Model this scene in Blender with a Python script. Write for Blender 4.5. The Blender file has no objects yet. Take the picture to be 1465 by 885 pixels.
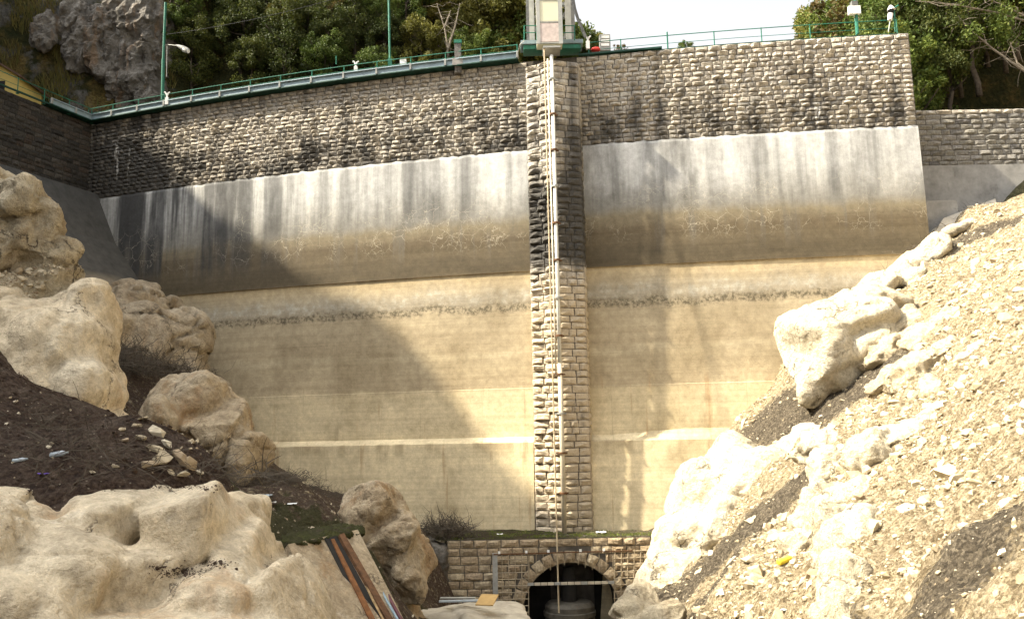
import bpy, bmesh, math, random
import numpy as np
from mathutils import Vector, Matrix, noise

SC = bpy.context.scene
COL = SC.collection
R = math.radians
random.seed(11)

# ------------------------------------------------------------------ camera
F, CZ = 1250.0, 5.1                       # focal length in photo pixels, eye height
cam = bpy.data.cameras.new('camera')
cam.sensor_fit = 'HORIZONTAL'; cam.sensor_width = 36.0
cam.lens = 36.0 * F / 1465.0
cam.clip_start = 0.1; cam.clip_end = 3000.0
cam_o = bpy.data.objects.new('camera', cam); COL.objects.link(cam_o)
CR = Matrix.Rotation(math.pi / 2 + R(8.55), 3, 'X') @ Matrix.Rotation(R(-1.1), 3, 'Z')
cam_o.matrix_world = Matrix.Translation((0, 0, CZ)) @ CR.to_4x4()
SC.camera = cam_o

# ------------------------------------------------------------------ light
SUN_EL = R(47)
SUN_H = Vector((-0.986, -0.165)).normalized()          # horizontal direction towards the sun
SUN_V = Vector((SUN_H.x * math.cos(SUN_EL), SUN_H.y * math.cos(SUN_EL), math.sin(SUN_EL)))
w = bpy.data.worlds.new('World'); SC.world = w; w.use_nodes = True
wn = w.node_tree.nodes; wl = w.node_tree.links
sky = wn.new('ShaderNodeTexSky'); sky.sky_type = 'NISHITA'; sky.sun_disc = False
sky.sun_elevation = SUN_EL
sky.sun_rotation = math.atan2(SUN_H.x, SUN_H.y)
sky.air_density = 1.0; sky.dust_density = 5.0; sky.ozone_density = 1.0
bg = wn['Background']; bg.inputs['Strength'].default_value = 0.15
bw = wn.new('ShaderNodeRGBToBW'); wl.new(sky.outputs[0], bw.inputs[0])           # bright high haze: the sky loses most of its blue
mx = wn.new('ShaderNodeMix'); mx.data_type = 'RGBA'; mx.inputs['Factor'].default_value = 0.94
gain = wn.new('ShaderNodeVectorMath'); gain.operation = 'SCALE'; gain.inputs['Scale'].default_value = 1.35
wl.new(sky.outputs[0], mx.inputs[6]); wl.new(bw.outputs[0], mx.inputs[7]); wl.new(mx.outputs[2], gain.inputs[0])
wl.new(gain.outputs[0], bg.inputs['Color'])
sun = bpy.data.lights.new('sun', 'SUN'); sun.energy = 5.0; sun.angle = R(1.1); sun.color = (1.0, 0.89, 0.70)
sun_o = bpy.data.objects.new('sun', sun); COL.objects.link(sun_o)
sun_o.rotation_euler = SUN_V.to_track_quat('Z', 'Y').to_euler()
sun_o.location = (-40, -10, 80)
vs = SC.view_settings
vs.view_transform = 'Standard'; vs.look = 'None'; vs.gamma = 1.0; vs.exposure = 1.52; vs.use_curve_mapping = False

cy = SC.cycles; cy.max_bounces = 4; cy.diffuse_bounces = 3; cy.glossy_bounces = 2; cy.transmission_bounces = 2

# ------------------------------------------------------------------ measuring helpers
def ray(px, py):
    return CR @ Vector(((px - 732.5) / F, (442.5 - py) / F, -1.0))
def at(px, py, Y):
    d = ray(px, py); return Vector((0, 0, CZ)) + d * (Y / d.y)
RA, TH0 = 180.0, R(4)
P0 = at(1300, 48, 48)
ACX, ACY = P0.x + RA * math.sin(TH0), P0.y + RA * math.cos(TH0)
def arc(s, off=0.0):                       # plan curve of the dam face, s runs from its right end to the left
    th = TH0 + s / RA
    r = RA + off
    return ACX - r * math.sin(th), ACY - r * math.cos(th), th
def hit(px, py, off=0.0):                  # where a sight line meets the dam face
    d = ray(px, py); dx = d.x / d.y; r = RA + off
    a = dx * dx + 1; b = -2 * (dx * ACX + ACY); c = ACX ** 2 + ACY ** 2 - r * r
    t = (-b - math.sqrt(b * b - 4 * a * c)) / (2 * a)
    p = Vector((0, 0, CZ)) + d * (t / d.y)
    return p, (math.atan2(ACX - p.x, ACY - p.y) - TH0) * RA
CREST = 28.1

# ------------------------------------------------------------------ object helpers
def tag(o, label=None, cat=None, group=None, kind=None):
    if label: o['label'] = label
    if cat: o['category'] = cat
    if group: o['group'] = group
    if kind: o['kind'] = kind
    return o
def link(name, data, parent=None, loc=(0, 0, 0), rot=(0, 0, 0), sc=(1, 1, 1)):
    o = bpy.data.objects.new(name, data); COL.objects.link(o)
    o.location = loc; o.rotation_euler = rot; o.scale = sc
    if parent is not None:
        o.parent = parent
        if parent.name in WORLD:             # children given in world coordinates
            o.matrix_parent_inverse = wmat(parent).inverted()
            if data is not None: WORLD.add(o.name)
    return o
WORLD = set()
def wmat(o):
    m = o.matrix_basis.copy()
    return m if o.parent is None else wmat(o.parent) @ o.matrix_parent_inverse @ m
def empty(name, loc=(0, 0, 0), rz=0.0, world=True):
    o = link(name, None, None, loc, (0, 0, rz)); o.empty_display_size = 0.3
    if world: WORLD.add(o.name)
    return o
def mkmesh(name, v, f, mat=None, smooth=False):
    me = bpy.data.meshes.new(name)
    me.from_pydata([tuple(p) for p in v] if not isinstance(v, np.ndarray) else v.tolist(), [], f if not isinstance(f, np.ndarray) else f.tolist())
    if mat: me.materials.append(mat)
    if smooth: me.polygons.foreach_set('use_smooth', [True] * len(me.polygons))
    me.update()
    return me
class MB:
    def __init__(s): s.v = []; s.f = []
    def quad(s, a, b, c, d):
        n = len(s.v); s.v += [a, b, c, d]; s.f.append((n, n + 1, n + 2, n + 3)); return s
    def box(s, c, d, M=None):
        n = len(s.v); M = M or Matrix.Identity(3); c = Vector(c)
        for z in (-.5, .5):
            for x, y in ((-.5, -.5), (.5, -.5), (.5, .5), (-.5, .5)):
                s.v.append(c + M @ Vector((x * d[0], y * d[1], z * d[2])))
        s.f += [tuple(n + i for i in q) for q in ((3, 2, 1, 0), (4, 5, 6, 7), (0, 1, 5, 4), (1, 2, 6, 5), (2, 3, 7, 6), (3, 0, 4, 7))]
        return s
    def bar(s, a, b, wd, ht=None):           # square bar from a to b
        a, b = Vector(a), Vector(b); d = b - a; L = d.length
        q = d.to_track_quat('X', 'Z').to_matrix()
        return s.box((a + b) / 2, (L, wd, ht or wd), q)
    def tube(s, pts, r, n=8, cap=True):
        pts = [Vector(p) for p in pts]; m = len(pts); base = len(s.v)
        for i, p in enumerate(pts):
            t = (pts[min(i + 1, m - 1)] - pts[max(i - 1, 0)]).normalized()
            q = t.to_track_quat('Z', 'X').to_matrix()
            rr = r[i] if isinstance(r, (list, tuple)) else r
            for k in range(n):
                a = 2 * math.pi * k / n
                s.v.append(p + q @ Vector((rr * math.cos(a), rr * math.sin(a), 0)))
        for i in range(m - 1):
            for k in range(n):
                k2 = (k + 1) % n
                s.f.append((base + i * n + k, base + i * n + k2, base + (i + 1) * n + k2, base + (i + 1) * n + k))
        if cap:
            s.f.append(tuple(base + k for k in reversed(range(n))))
            s.f.append(tuple(base + (m - 1) * n + k for k in range(n)))
        return s
    def prism(s, poly, z0, z1):
        n = len(s.v); m = len(poly)
        s.v += [Vector((p[0], p[1], z0)) for p in poly] + [Vector((p[0], p[1], z1)) for p in poly]
        s.f.append(tuple(n + i for i in reversed(range(m)))); s.f.append(tuple(n + m + i for i in range(m)))
        for i in range(m):
            j = (i + 1) % m; s.f.append((n + i, n + j, n + m + j, n + m + i))
        return s
    def mesh(s, name, mat, smooth=False): return mkmesh(name, s.v, s.f, mat, smooth)
    def build(s, name, mat, parent=None, smooth=False):
        return link(name, s.mesh(name, mat, smooth), parent)

# ------------------------------------------------------------------ material helpers
class NT:
    def __init__(s, name, rough=0.9, spec=0.25, metal=0.0):
        s.m = bpy.data.materials.new(name); s.m.use_nodes = True
        s.t = s.m.node_tree; s.n = s.t.nodes; s.l = s.t.links
        s.b = s.n['Principled BSDF']
        s.b.inputs['Roughness'].default_value = rough; s.b.inputs['Metallic'].default_value = metal
        s.b.inputs['Specular IOR Level'].default_value = spec
        s.pos = s.n.new('ShaderNodeNewGeometry').outputs['Position']
    def put(s, sock, v):
        if isinstance(v, bpy.types.NodeSocket): s.l.new(v, sock)
        elif isinstance(v, (tuple, list)) and len(v) == 3 and sock.type == 'RGBA': sock.default_value = (*v, 1)
        else: sock.default_value = v
    def scale(s, v, k):
        n = s.n.new('ShaderNodeVectorMath'); n.operation = 'MULTIPLY'; s.put(n.inputs[0], v); n.inputs[1].default_value = k
        return n.outputs[0]
    def vadd(s, a, b):
        n = s.n.new('ShaderNodeVectorMath'); n.operation = 'ADD'; s.put(n.inputs[0], a); s.put(n.inputs[1], b); return n.outputs[0]
    def noise(s, v, sc, det=4.0, rough=0.55, col=False, dist=0.0):
        n = s.n.new('ShaderNodeTexNoise'); s.put(n.inputs['Vector'], v); n.inputs['Scale'].default_value = sc
        n.inputs['Detail'].default_value = min(det, 5.0); n.inputs['Roughness'].default_value = rough; n.inputs['Distortion'].default_value = dist
        return n.outputs['Color' if col else 'Fac']
    def voro(s, v, sc, feat='F1', rnd=1.0):
        n = s.n.new('ShaderNodeTexVoronoi'); n.feature = feat; s.put(n.inputs['Vector'], v); n.inputs['Scale'].default_value = sc
        n.inputs['Randomness'].default_value = rnd
        return n.outputs['Distance']
    def math(s, op, a, b=0.0, clamp=False):
        n = s.n.new('ShaderNodeMath'); n.operation = op; n.use_clamp = clamp; s.put(n.inputs[0], a); s.put(n.inputs[1], b); return n.outputs[0]
    def mr(s, v, a, b, c=0.0, d=1.0, smooth=True):
        n = s.n.new('ShaderNodeMapRange'); n.interpolation_type = 'SMOOTHSTEP' if smooth else 'LINEAR'
        s.put(n.inputs['Value'], v)
        for k, q in (('From Min', a), ('From Max', b), ('To Min', c), ('To Max', d)): s.put(n.inputs[k], q)
        return n.outputs['Result']
    def ramp(s, f, stops, interp='LINEAR'):
        n = s.n.new('ShaderNodeValToRGB'); cr = n.color_ramp; cr.interpolation = interp; s.put(n.inputs[0], f)
        while len(cr.elements) < len(stops): cr.elements.new(0.5)
        for e, (p, c) in zip(cr.elements, stops): e.position = p; e.color = (*c, 1)
        return n.outputs['Color']
    def mix(s, a, b, f, blend='MIX'):
        n = s.n.new('ShaderNodeMix'); n.data_type = 'RGBA'; n.blend_type = blend
        s.put(n.inputs['Factor'], f); s.put(n.inputs['A'], a) if False else None
        s.put(n.inputs[6], a); s.put(n.inputs[7], b); return n.outputs[2]
    def xyz(s, v):
        n = s.n.new('ShaderNodeSeparateXYZ'); s.put(n.inputs[0], v); return n.outputs
    def attr(s, name):
        n = s.n.new('ShaderNodeAttribute'); n.attribute_name = name; return n.outputs['Fac']
    def rnd(s):
        a = s.n.new('ShaderNodeObjectInfo').outputs['Random']; g = s.n.new('ShaderNodeNewGeometry').outputs['Random Per Island']
        return s.math('FRACT', s.math('ADD', a, g))
    def bump(s, h, strength=0.5, dist=0.02):
        n = s.n.new('ShaderNodeBump'); n.inputs['Strength'].default_value = strength; n.inputs['Distance'].default_value = dist
        s.put(n.inputs['Height'], h); s.l.new(n.outputs[0], s.b.inputs['Normal'])
    def done(s, col): s.put(s.b.inputs['Base Color'], col); return s.m

MAT = {}
def masonry(name, cols, stain=True, dark=(.035, .034, .032)):
    t = NT(name, 0.95, 0.15); r = t.rnd()
    c = t.ramp(r, [(i / (len(cols) - 1), k) for i, k in enumerate(cols)])
    fine = t.noise(t.pos, 9.0, 5, 0.65)
    c = t.mix(c, (0.5, 0.5, 0.5), t.mr(fine, 0.35, 0.7, 0.0, 0.0))
    c = t.mix(c, t.ramp(fine, [(0.3, (.45, .44, .42)), (0.7, (1.15, 1.12, 1.08))]), 0.9, 'MULTIPLY')
    if stain:
        x, y, z = t.xyz(t.pos)
        st = t.noise(t.scale(t.pos, (1.0, 1.0, 0.07)), 1.15, 5, 0.62)
        patch = t.noise(t.pos, 0.55, 4, 0.6)
        grad = t.math('ADD', t.mr(z, 27.6, 22.6, -0.10, 0.12), t.mr(r, 0, 1, -.07, .07, False))                       # lichen and soot thicken towards the old water line
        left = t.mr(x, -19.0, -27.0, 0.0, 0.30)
        band = t.math('MULTIPLY', t.mr(z, 22.5, 17.5, 0, 0.26), t.mr(z, 14.3, 15.6, 0, 1))
        low = t.mr(z, 16.0, 13.6, 0.0, -0.30)
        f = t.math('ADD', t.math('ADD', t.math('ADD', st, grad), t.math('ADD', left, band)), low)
        f = t.math('ADD', f, t.mr(patch, 0.3, 0.7, -0.09, 0.09))
        f = t.math('ADD', f, t.mr(fine, 0.3, 0.7, -0.06, 0.06))
        c = t.mix(c, (.50, .40, .26), t.mr(z, 15.5, 12.5, 0, .6))
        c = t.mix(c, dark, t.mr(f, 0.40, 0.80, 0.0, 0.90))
        lime = t.noise(t.scale(t.pos, (1.5, 1.5, 0.2)), 1.3, 4, 0.6)
        c = t.mix(c, (.62, .60, .55), t.math('MULTIPLY', t.mr(lime, 0.63, 0.72, 0, 0.6), t.mr(z, 22.0, 22.7, 0, 1)))
    t.bump(t.noise(t.pos, 14.0, 6, 0.7), 0.9, 0.05)
    return t.done(c)
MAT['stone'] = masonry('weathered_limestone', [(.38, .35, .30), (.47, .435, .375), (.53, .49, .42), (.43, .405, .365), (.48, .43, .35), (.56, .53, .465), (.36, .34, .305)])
MAT['wing_stone'] = masonry('sooty_shaded_limestone', [(.035, .034, .032), (.06, .057, .052), (.045, .043, .04), (.085, .08, .072), (.06, .048, .04)], False)  # dark stain, with the wing's shade also put into the colour
MAT['low_stone'] = masonry('grey_limestone', [(.22, .21, .19), (.30, .29, .27), (.26, .25, .22), (.16, .155, .15)], False)
MAT['arch_stone'] = masonry('tan_limestone', [(.36, .28, .18), (.45, .36, .24), (.30, .24, .16), (.50, .42, .29), (.40, .31, .21)], False)
def plain(name, col, rough=0.7, var=0.25, sc=3.0, metal=0.0, rust=0.0, spec=0.3):
    t = NT(name, rough, spec, metal)
    n = t.noise(t.pos, sc, 5, 0.6)
    lo = tuple(v * (1 - var) for v in col); hi = tuple(min(1, v * (1 + var * 0.6)) for v in col)
    c = t.ramp(n, [(0.3, lo), (0.7, hi)])
    if rust: c = t.mix(c, (.16, .07, .03), t.mr(t.noise(t.pos, sc * 2.3, 5, 0.7), 0.62, 0.72, 0, rust))
    t.bump(t.noise(t.pos, sc * 6, 4, 0.6), 0.25, 0.01)
    return t.done(c)
MAT['mortar'] = plain('old_mortar', (.11, .097, .08), 0.95, 0.5, 2.0)
MAT['mortar_dark'] = plain('sooty_mortar', (.03, .029, .026), 0.95, 0.4, 2.0)
MAT['green'] = plain('green_paint', (.018, .135, .085), 0.45, 0.3, 4.0, 0, 0.35)
MAT['darkgreen'] = plain('dark_green_paint', (.008, .045, .03), 0.5, 0.3, 4.0, 0, 0.2)
MAT['fascia'] = plain('blue_grey_paint', (.22, .29, .32), 0.5, 0.25, 1.5, 0, 0.25)
MAT['galv'] = plain('galvanised_steel', (.36, .36, .33), 0.5, 0.25, 3.0, 0.3, 0.3)
MAT['pipe'] = plain('pale_pipe_paint', (.50, .44, .33), 0.5, 0.18, 2.0, 0, 0.25)
MAT['palepipe'] = plain('pale_grey_pipe_paint', (.60, .59, .53), .5, .15, 2.0, 0, .15)
MAT['wire'] = plain('rusty_wire', (.33, .27, .18), .7, .35, 4.0, 0, .4)
MAT['rod'] = plain('tan_rod_paint', (.42, .34, .22), 0.6, 0.25, 3.0, 0, 0.3)
MAT['rusty'] = plain('rusty_steel', (.13, .065, .03), 0.85, 0.5, 6.0)
MAT['panel'] = plain('cream_panel_paint', (.62, .60, .44), 0.55, 0.08, 1.2)
MAT['panel2'] = plain('faded_pink_panel', (.52, .44, .40), 0.6, 0.25, 4.0)
MAT['steelwork'] = plain('grey_steelwork', (.16, .16, .15), 0.6, 0.35, 3.0, 0.2, 0.4)
MAT['white'] = plain('white_enamel', (.78, .78, .75), 0.4, 0.08, 3.0)
MAT['red'] = plain('red_plastic', (.55, .04, .03), 0.5, 0.1, 3.0)
MAT['black'] = plain('black_rubber', (.012, .012, .012), 0.7, 0.3, 3.0)
MAT['dark'] = plain('near_black_rock', (.022, .020, .017), 0.9, 0.4, 2.0)  # near black: shade inside the arch is put into the colour
MAT['yellowwall'] = plain('yellow_render', (.52, .40, .13), 0.9, 0.15, 1.5)
MAT['roof'] = plain('brown_roof_tile', (.10, .06, .04), 0.85, 0.35, 5.0)
MAT['wood'] = plain('weathered_wood', (.34, .23, .11), 0.85, 0.4, 6.0)
MAT['board'] = plain('yellow_board', (.42, .27, .10), 0.7, 0.15, 4.0)
MAT['purple'] = plain('purple_plastic', (.16, .09, .45), 0.4, 0.1, 4.0)
MAT['bluepl'] = plain('pale_blue_plastic', (.40, .45, .48), 0.35, 0.15, 6.0)
MAT['yellow'] = plain('yellow_plastic', (.75, .58, .05), 0.4, 0.1, 4.0)
MAT['ruststrip'] = plain('orange_rust', (.20, .085, .03), .85, .5, 5.0)
MAT['maroon'] = plain('maroon_paint', (.09, .02, .025), 0.5, 0.3, 4.0)
MAT['twig'] = plain('dry_twig_bark', (.085, .068, .048), 0.95, 0.5, 8.0)
MAT['bark'] = plain('tree_bark', (.075, .06, .045), 0.95, 0.5, 5.0)
MAT['palebark'] = plain('pale_bare_bark', (.20, .17, .13), 0.95, 0.4, 5.0)
MAT['barrel'] = plain('dusty_grey_steel', (.10, .09, .07), 0.7, 0.35, 3.0, 0.1, 0.5)

def concrete_face():
    t = NT('banded_dam_concrete', 0.85, 0.25)
    x, y, z = t.xyz(t.pos)
    flat = t.scale(t.pos, (1, 1, 0.0))
    zz = t.math('ADD', z, t.mr(t.noise(t.scale(t.pos, (1, 1, .4)), 0.55, 5, 0.65), 0, 1, -0.55, 0.55, False))
    z0 = 24.0
    c = t.ramp(t.math('DIVIDE', zz, z0), [(p / z0, k) for p, k in (
        (0.0, (.63, .53, .345)), (4.0, (.62, .52, .335)), (7.9, (.57, .475, .305)), (8.25, (.44, .36, .235)), (9.8, (.40, .33, .215)),  # cream concrete; reflected glow is also put into these lowest tones
        (10.2, (.47, .395, .265)), (10.6, (.39, .32, .21)), (12.6, (.40, .335, .225)), (13.1, (.31, .265, .19)), (13.5, (.36, .32, .245)), (14.8, (.43, .345, .21)),
        (15.3, (.20, .162, .10)), (17.0, (.125, .098, .060)), (17.9, (.20, .168, .112)), (18.5, (.25, .24, .215)), (20.5, (.42, .42, .41)), (23.0, (.50, .50, .49)))])
    # crisp lower edge of the brown band: the step in the facing
    edge = t.math('MULTIPLY', t.mr(z, 14.97, 15.02, 0, 1), t.mr(zz, 17.7, 15.3, 0, 1))
    ebr = t.mix((.095, .075, .046), (.055, .045, .03), t.noise(t.scale(t.pos, (.5, .5, 4)), 1.0, 4))
    c = t.mix(c, ebr, t.math('MULTIPLY', edge, 0.88))
    # dark pitted row
    sp = t.voro(t.scale(t.pos, (1, 1, 1.4)), 3.2)
    row = t.math('MULTIPLY', t.mr(zz, 12.45, 12.8, 0, 1), t.mr(zz, 13.25, 12.95, 0, 1))
    pits = t.math('MULTIPLY', row, t.mr(t.noise(t.pos, 5.0, 5, .7), 0.42, 0.60, 0, 1))
    c = t.mix(c, (.10, .085, .055), t.math('MULTIPLY', pits, 0.85))
    lw = t.math('MULTIPLY', t.math('MULTIPLY', t.mr(zz, 13.0, 13.3, 0, 1), t.mr(zz, 14.2, 13.7, 0, 1)), t.mr(t.noise(t.pos, 2.2, 5, .7), .45, .65))
    c = t.mix(c, (.47, .45, .38), t.math('MULTIPLY', lw, 0.6))
    # horizontal tide lines
    tide = t.noise(t.scale(t.pos, (0.05, 0.05, 3.2)), 1.0, 5, 0.7)
    c = t.mix(c, t.ramp(tide, [(0.30, (.78, .76, .72)), (0.5, (1, 1, 1)), (0.72, (1.18, 1.18, 1.16))]), t.mr(z, 18.5, 17.0, 0.0, 0.75), 'MULTIPLY')
    # vertical runs below the masonry
    st = t.noise(t.scale(t.pos, (1, 1, 0.06)), 0.62, 6, 0.62)
    up = t.mr(zz, 17.6, 19.4, 0, 1)
    c = t.mix(c, t.ramp(st, [(0.30, (.30, .30, .30)), (0.43, (.62, .62, .61)), (0.54, (1.05, 1.05, 1.03)), (0.68, (1.55, 1.55, 1.52))]), t.math('MULTIPLY', up, 0.95), 'MULTIPLY')
    big = t.noise(t.scale(t.pos, (1, 1, .15)), 0.33, 3, 0.5)
    c = t.mix(c, t.ramp(big, [(0.35, (.5, .5, .5)), (0.6, (1.12, 1.12, 1.12))]), t.math('MULTIPLY', up, 0.7), 'MULTIPLY')
    # sooty left end
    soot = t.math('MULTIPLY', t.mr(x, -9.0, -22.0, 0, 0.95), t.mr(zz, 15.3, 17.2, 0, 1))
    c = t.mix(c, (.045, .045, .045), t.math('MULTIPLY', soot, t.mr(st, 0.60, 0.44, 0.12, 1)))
    # runs hanging down into the brown band
    hang = t.math('MULTIPLY', t.mr(t.noise(t.scale(t.pos, (1, 1, .06)), 1.0, 5, .65), .52, .66), t.math('MULTIPLY', t.mr(z, 15.2, 17.5, 0, 1), t.mr(z, 19.5, 18.0, 0, 1)))
    c = t.mix(c, (.13, .12, .10), t.math('MULTIPLY', hang, .65))
    # whiter lime sheets high on the right
    wh = t.math('MULTIPLY', t.mr(t.noise(t.scale(t.pos, (1, 1, .3)), .45, 5, .6), .46, .60), t.math('MULTIPLY', t.mr(zz, 18.6, 20.2, 0, 1), t.mr(x, -12, 8, .3, .8)))
    c = t.mix(c, (.66, .66, .65), t.math('MULTIPLY', wh, .38))
    # broad blotches and leaks on the lower lifts
    bl = t.noise(t.scale(t.pos, (1, 1, .7)), .23, 5, .62)
    c = t.mix(c, t.ramp(bl, [(.34, (.72, .70, .66)), (.5, (1, 1, 1)), (.66, (1.16, 1.16, 1.15))]), t.mr(z, 15.5, 14.5, 0, .9), 'MULTIPLY')
    leak = t.mr(t.noise(t.scale(t.pos, (1, 1, .045)), .85, 5, .7), .585, .68)
    c = t.mix(c, (.25, .195, .12), t.math('MULTIPLY', leak, t.math('MULTIPLY', t.mr(z, 15.0, 13.0, 0, .45), t.mr(t.noise(t.pos, .5, 4), .4, .6))))
    lj = t.math('ABSOLUTE', t.math('SUBTRACT', t.math('FRACT', t.math('DIVIDE', t.math('ADD', z, t.mr(t.noise(t.pos, .7, 3), 0, 1, -.03, .03, False)), 1.28)), .5))
    c = t.mix(c, (.30, .25, .17), t.math('MULTIPLY', t.mr(lj, .012, .004, 0, .30), t.math('MULTIPLY', t.mr(z, 14.5, 14.0, 0, 1), t.mr(t.noise(t.pos, .8, 4), .42, .58))))
    vj = t.math('ABSOLUTE', t.math('SUBTRACT', t.math('FRACT', t.math('DIVIDE', x, 3.7)), .5))
    c = t.mix(c, (.28, .22, .14), t.math('MULTIPLY', t.mr(vj, .006, .002, 0, .35), t.math('MULTIPLY', t.mr(z, 14.5, 14.0, 0, 1), t.mr(t.noise(t.pos, .6, 4), .45, .58))))
    # pale efflorescent crack net
    wob = t.vadd(t.pos, t.scale(t.noise(t.pos, 1.7, 3, .6, True), (.55, .55, .55)))
    cr1 = t.voro(wob, 1.05, 'DISTANCE_TO_EDGE'); cr2 = t.voro(wob, 2.6, 'DISTANCE_TO_EDGE')
    l1 = t.mr(cr1, 0.011, 0.003, 0, 1); l2 = t.math('MULTIPLY', t.mr(cr2, 0.026, 0.006, 0, 1), t.mr(t.noise(t.pos, .5, 3), .48, .6))
    zone = t.math('MULTIPLY', t.mr(z, 16.0, 17.4, 0, 1), t.mr(z, 20.6, 18.8, 0.12, 1))
    zone = t.math('MULTIPLY', zone, t.mr(t.noise(t.pos, .42, 3), .40, .56))
    c = t.mix(c, (.56, .51, .40), t.math('MULTIPLY', t.math('MAXIMUM', l1, l2), t.math('MULTIPLY', zone, .5)))
    # rust weeping from old form ties
    ru = t.noise(t.scale(t.pos, (1, 1, .05)), 1.9, 4, .6)
    rz = t.math('MULTIPLY', t.mr(z, 9.0, 8.0, 0, 1), t.mr(ru, .60, .70, 0, .5))
    c = t.mix(c, (.33, .19, .085), rz)
    # stained lip of the low bench
    lip = t.math('MULTIPLY', t.mr(z, 3.9, 4.9, 0, 1), t.math('MULTIPLY', t.mr(z, 5.1, 5.0, 0, 1), t.mr(st, .45, .60)))
    c = t.mix(c, (.27, .20, .11), t.math('MULTIPLY', lip, .55))
    m = t.noise(t.pos, 2.6, 7, .72)
    c = t.mix(c, t.ramp(m, [(0.30, (.74, .73, .71)), (0.68, (1.18, 1.18, 1.17))]), 0.8, 'MULTIPLY')
    pk = t.noise(t.pos, 18.0, 4, .7)
    c = t.mix(c, t.ramp(pk, [(0.3, (.82, .82, .82)), (0.7, (1.12, 1.12, 1.12))]), 0.7, 'MULTIPLY')
    t.bump(t.math('ADD', t.noise(t.pos, 6, 6, .7), t.math('MULTIPLY', m, 1.5)), 0.35, 0.03)
    return t.done(c)
MAT['concrete'] = concrete_face()
def wing_conc():
    t = NT('dark_wet_concrete', 0.8, 0.3); x, y, z = t.xyz(t.pos)
    zz = t.math('ADD', z, t.mr(t.noise(t.pos, .8, 4, .6), 0, 1, -.3, .3, False))
    c = t.ramp(t.mr(zz, 12, 24, 0, 1, False), [(0, (.20, .17, .12)), (.30, (.22, .185, .13)), (.36, (.075, .07, .06)), (.9, (.055, .055, .052))])
    c = t.mix(c, t.ramp(t.noise(t.pos, 1.6, 6, .7), [(.3, (.6, .6, .6)), (.7, (1.4, 1.4, 1.4))]), .8, 'MULTIPLY')
    t.bump(t.noise(t.pos, 5, 5, .6), .3, .02); return t.done(c)
MAT['wing_concrete'] = wing_conc()
def slabconc(name, col):
    t = NT(name, .88, .25)
    c = t.ramp(t.noise(t.pos, 1.3, 7, .68), [(.25, tuple(v * .6 for v in col)), (.55, col), (.8, tuple(min(1, v * 1.25) for v in col))])
    c = t.mix(c, (.09, .08, .06), t.mr(t.noise(t.scale(t.pos, (1, 1, .4)), .9, 5, .7), .60, .72, 0, .6))
    t.bump(t.noise(t.pos, 9, 5, .7), .4, .02); return t.done(c)
MAT['slab'] = slabconc('pale_worn_concrete', (.42, .37, .28))
MAT['slab_grey'] = slabconc('grey_worn_concrete', (.30, .29, .27))
MAT['apron'] = slabconc('apron_concrete', (.47, .42, .34))

def rockmat(name, lo, mid, hi, orange=0.0, rough_bump=.5, fine=1.0):
    t = NT(name, .88, .22)
    n = t.noise(t.pos, .55, 6, .6, dist=.4); n2 = t.noise(t.pos, 3.2, 8, .70); n3 = t.noise(t.pos, 9.0, 7, .72); v = t.scale(t.pos, (1, 1, .22))
    c = t.ramp(n, [(.30, lo), (.52, mid), (.74, hi)])
    c = t.mix(c, t.ramp(n2, [(.28, (.58, .56, .53)), (.48, (.95, .94, .92)), (.70, (1.22, 1.21, 1.18))]), .9 * fine, 'MULTIPLY')
    c = t.mix(c, tuple(v * .72 for v in lo), t.mr(t.noise(t.pos, .9, 6, .7), .52, .68, 0, .5))                      # grey violet film
    c = t.mix(c, hi, t.mr(t.noise(t.pos, 1.7, 7, .75), .56, .70, 0, .7))                                  # paler scuffs
    if orange: c = t.mix(c, (.38, .19, .055), t.math('MULTIPLY', t.mr(t.noise(v, .95, 5, .65), .53, .68, 0, orange), t.mr(n3, .3, .6, .4, 1)))
    c = t.mix(c, (.13, .105, .08), t.mr(t.noise(t.pos, 2.4, 7, .8), .63, .72, 0, .55))                     # dark lichen flecks
    c = t.mix(c, t.ramp(n3, [(.30, (.70, .69, .67)), (.68, (1.16, 1.16, 1.15))]), .85, 'MULTIPLY')
    pk = t.noise(t.pos, 34, 4, .75)
    c = t.mix(c, t.ramp(pk, [(.3, (.74, .73, .72)), (.7, (1.14, 1.14, 1.14))]), .8, 'MULTIPLY')
    wv = t.vadd(t.pos, t.scale(t.noise(t.pos, 1.6, 5, .65, True), (1.5, 1.5, 1.5)))
    crk = t.voro(wv, .5, 'DISTANCE_TO_EDGE'); on_ = t.mr(t.noise(t.pos, .6, 3), .50, .58)
    c = t.mix(c, (.09, .07, .05), t.math('MULTIPLY', on_, t.mr(crk, .012, .002, 0, .8)))
    h = t.math('ADD', t.math('MULTIPLY', n2, 2.2), t.math('ADD', t.math('MULTIPLY', n3, .9), t.math('MULTIPLY', on_, t.mr(crk, 0, .02, -.5, 0))))
    t.bump(t.math('ADD', h, t.math('MULTIPLY', pk, .25)), rough_bump * 1.5, .07)
    return t.done(c)
MAT['rock'] = rockmat('scoured_tan_limestone', (.55, .455, .315), (.66, .565, .41), (.74, .66, .51), .45, .5)
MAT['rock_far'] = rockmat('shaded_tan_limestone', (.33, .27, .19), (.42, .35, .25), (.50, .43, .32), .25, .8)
MAT['boulder'] = rockmat('pitted_tan_limestone', (.44, .34, .22), (.54, .44, .30), (.63, .54, .40), .5, .9)
MAT['rock_white'] = rockmat('bleached_limestone', (.54, .47, .34), (.64, .575, .44), (.72, .665, .55), .2, 1.0, 1)
MAT['rubble'] = rockmat('broken_limestone', (.45, .37, .25), (.55, .47, .33), (.63, .56, .42), .15, .9)
MAT['cliff'] = rockmat('grey_cliff_rock', (.10, .093, .082), (.18, .168, .15), (.28, .265, .24), .3, 1.0)
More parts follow.
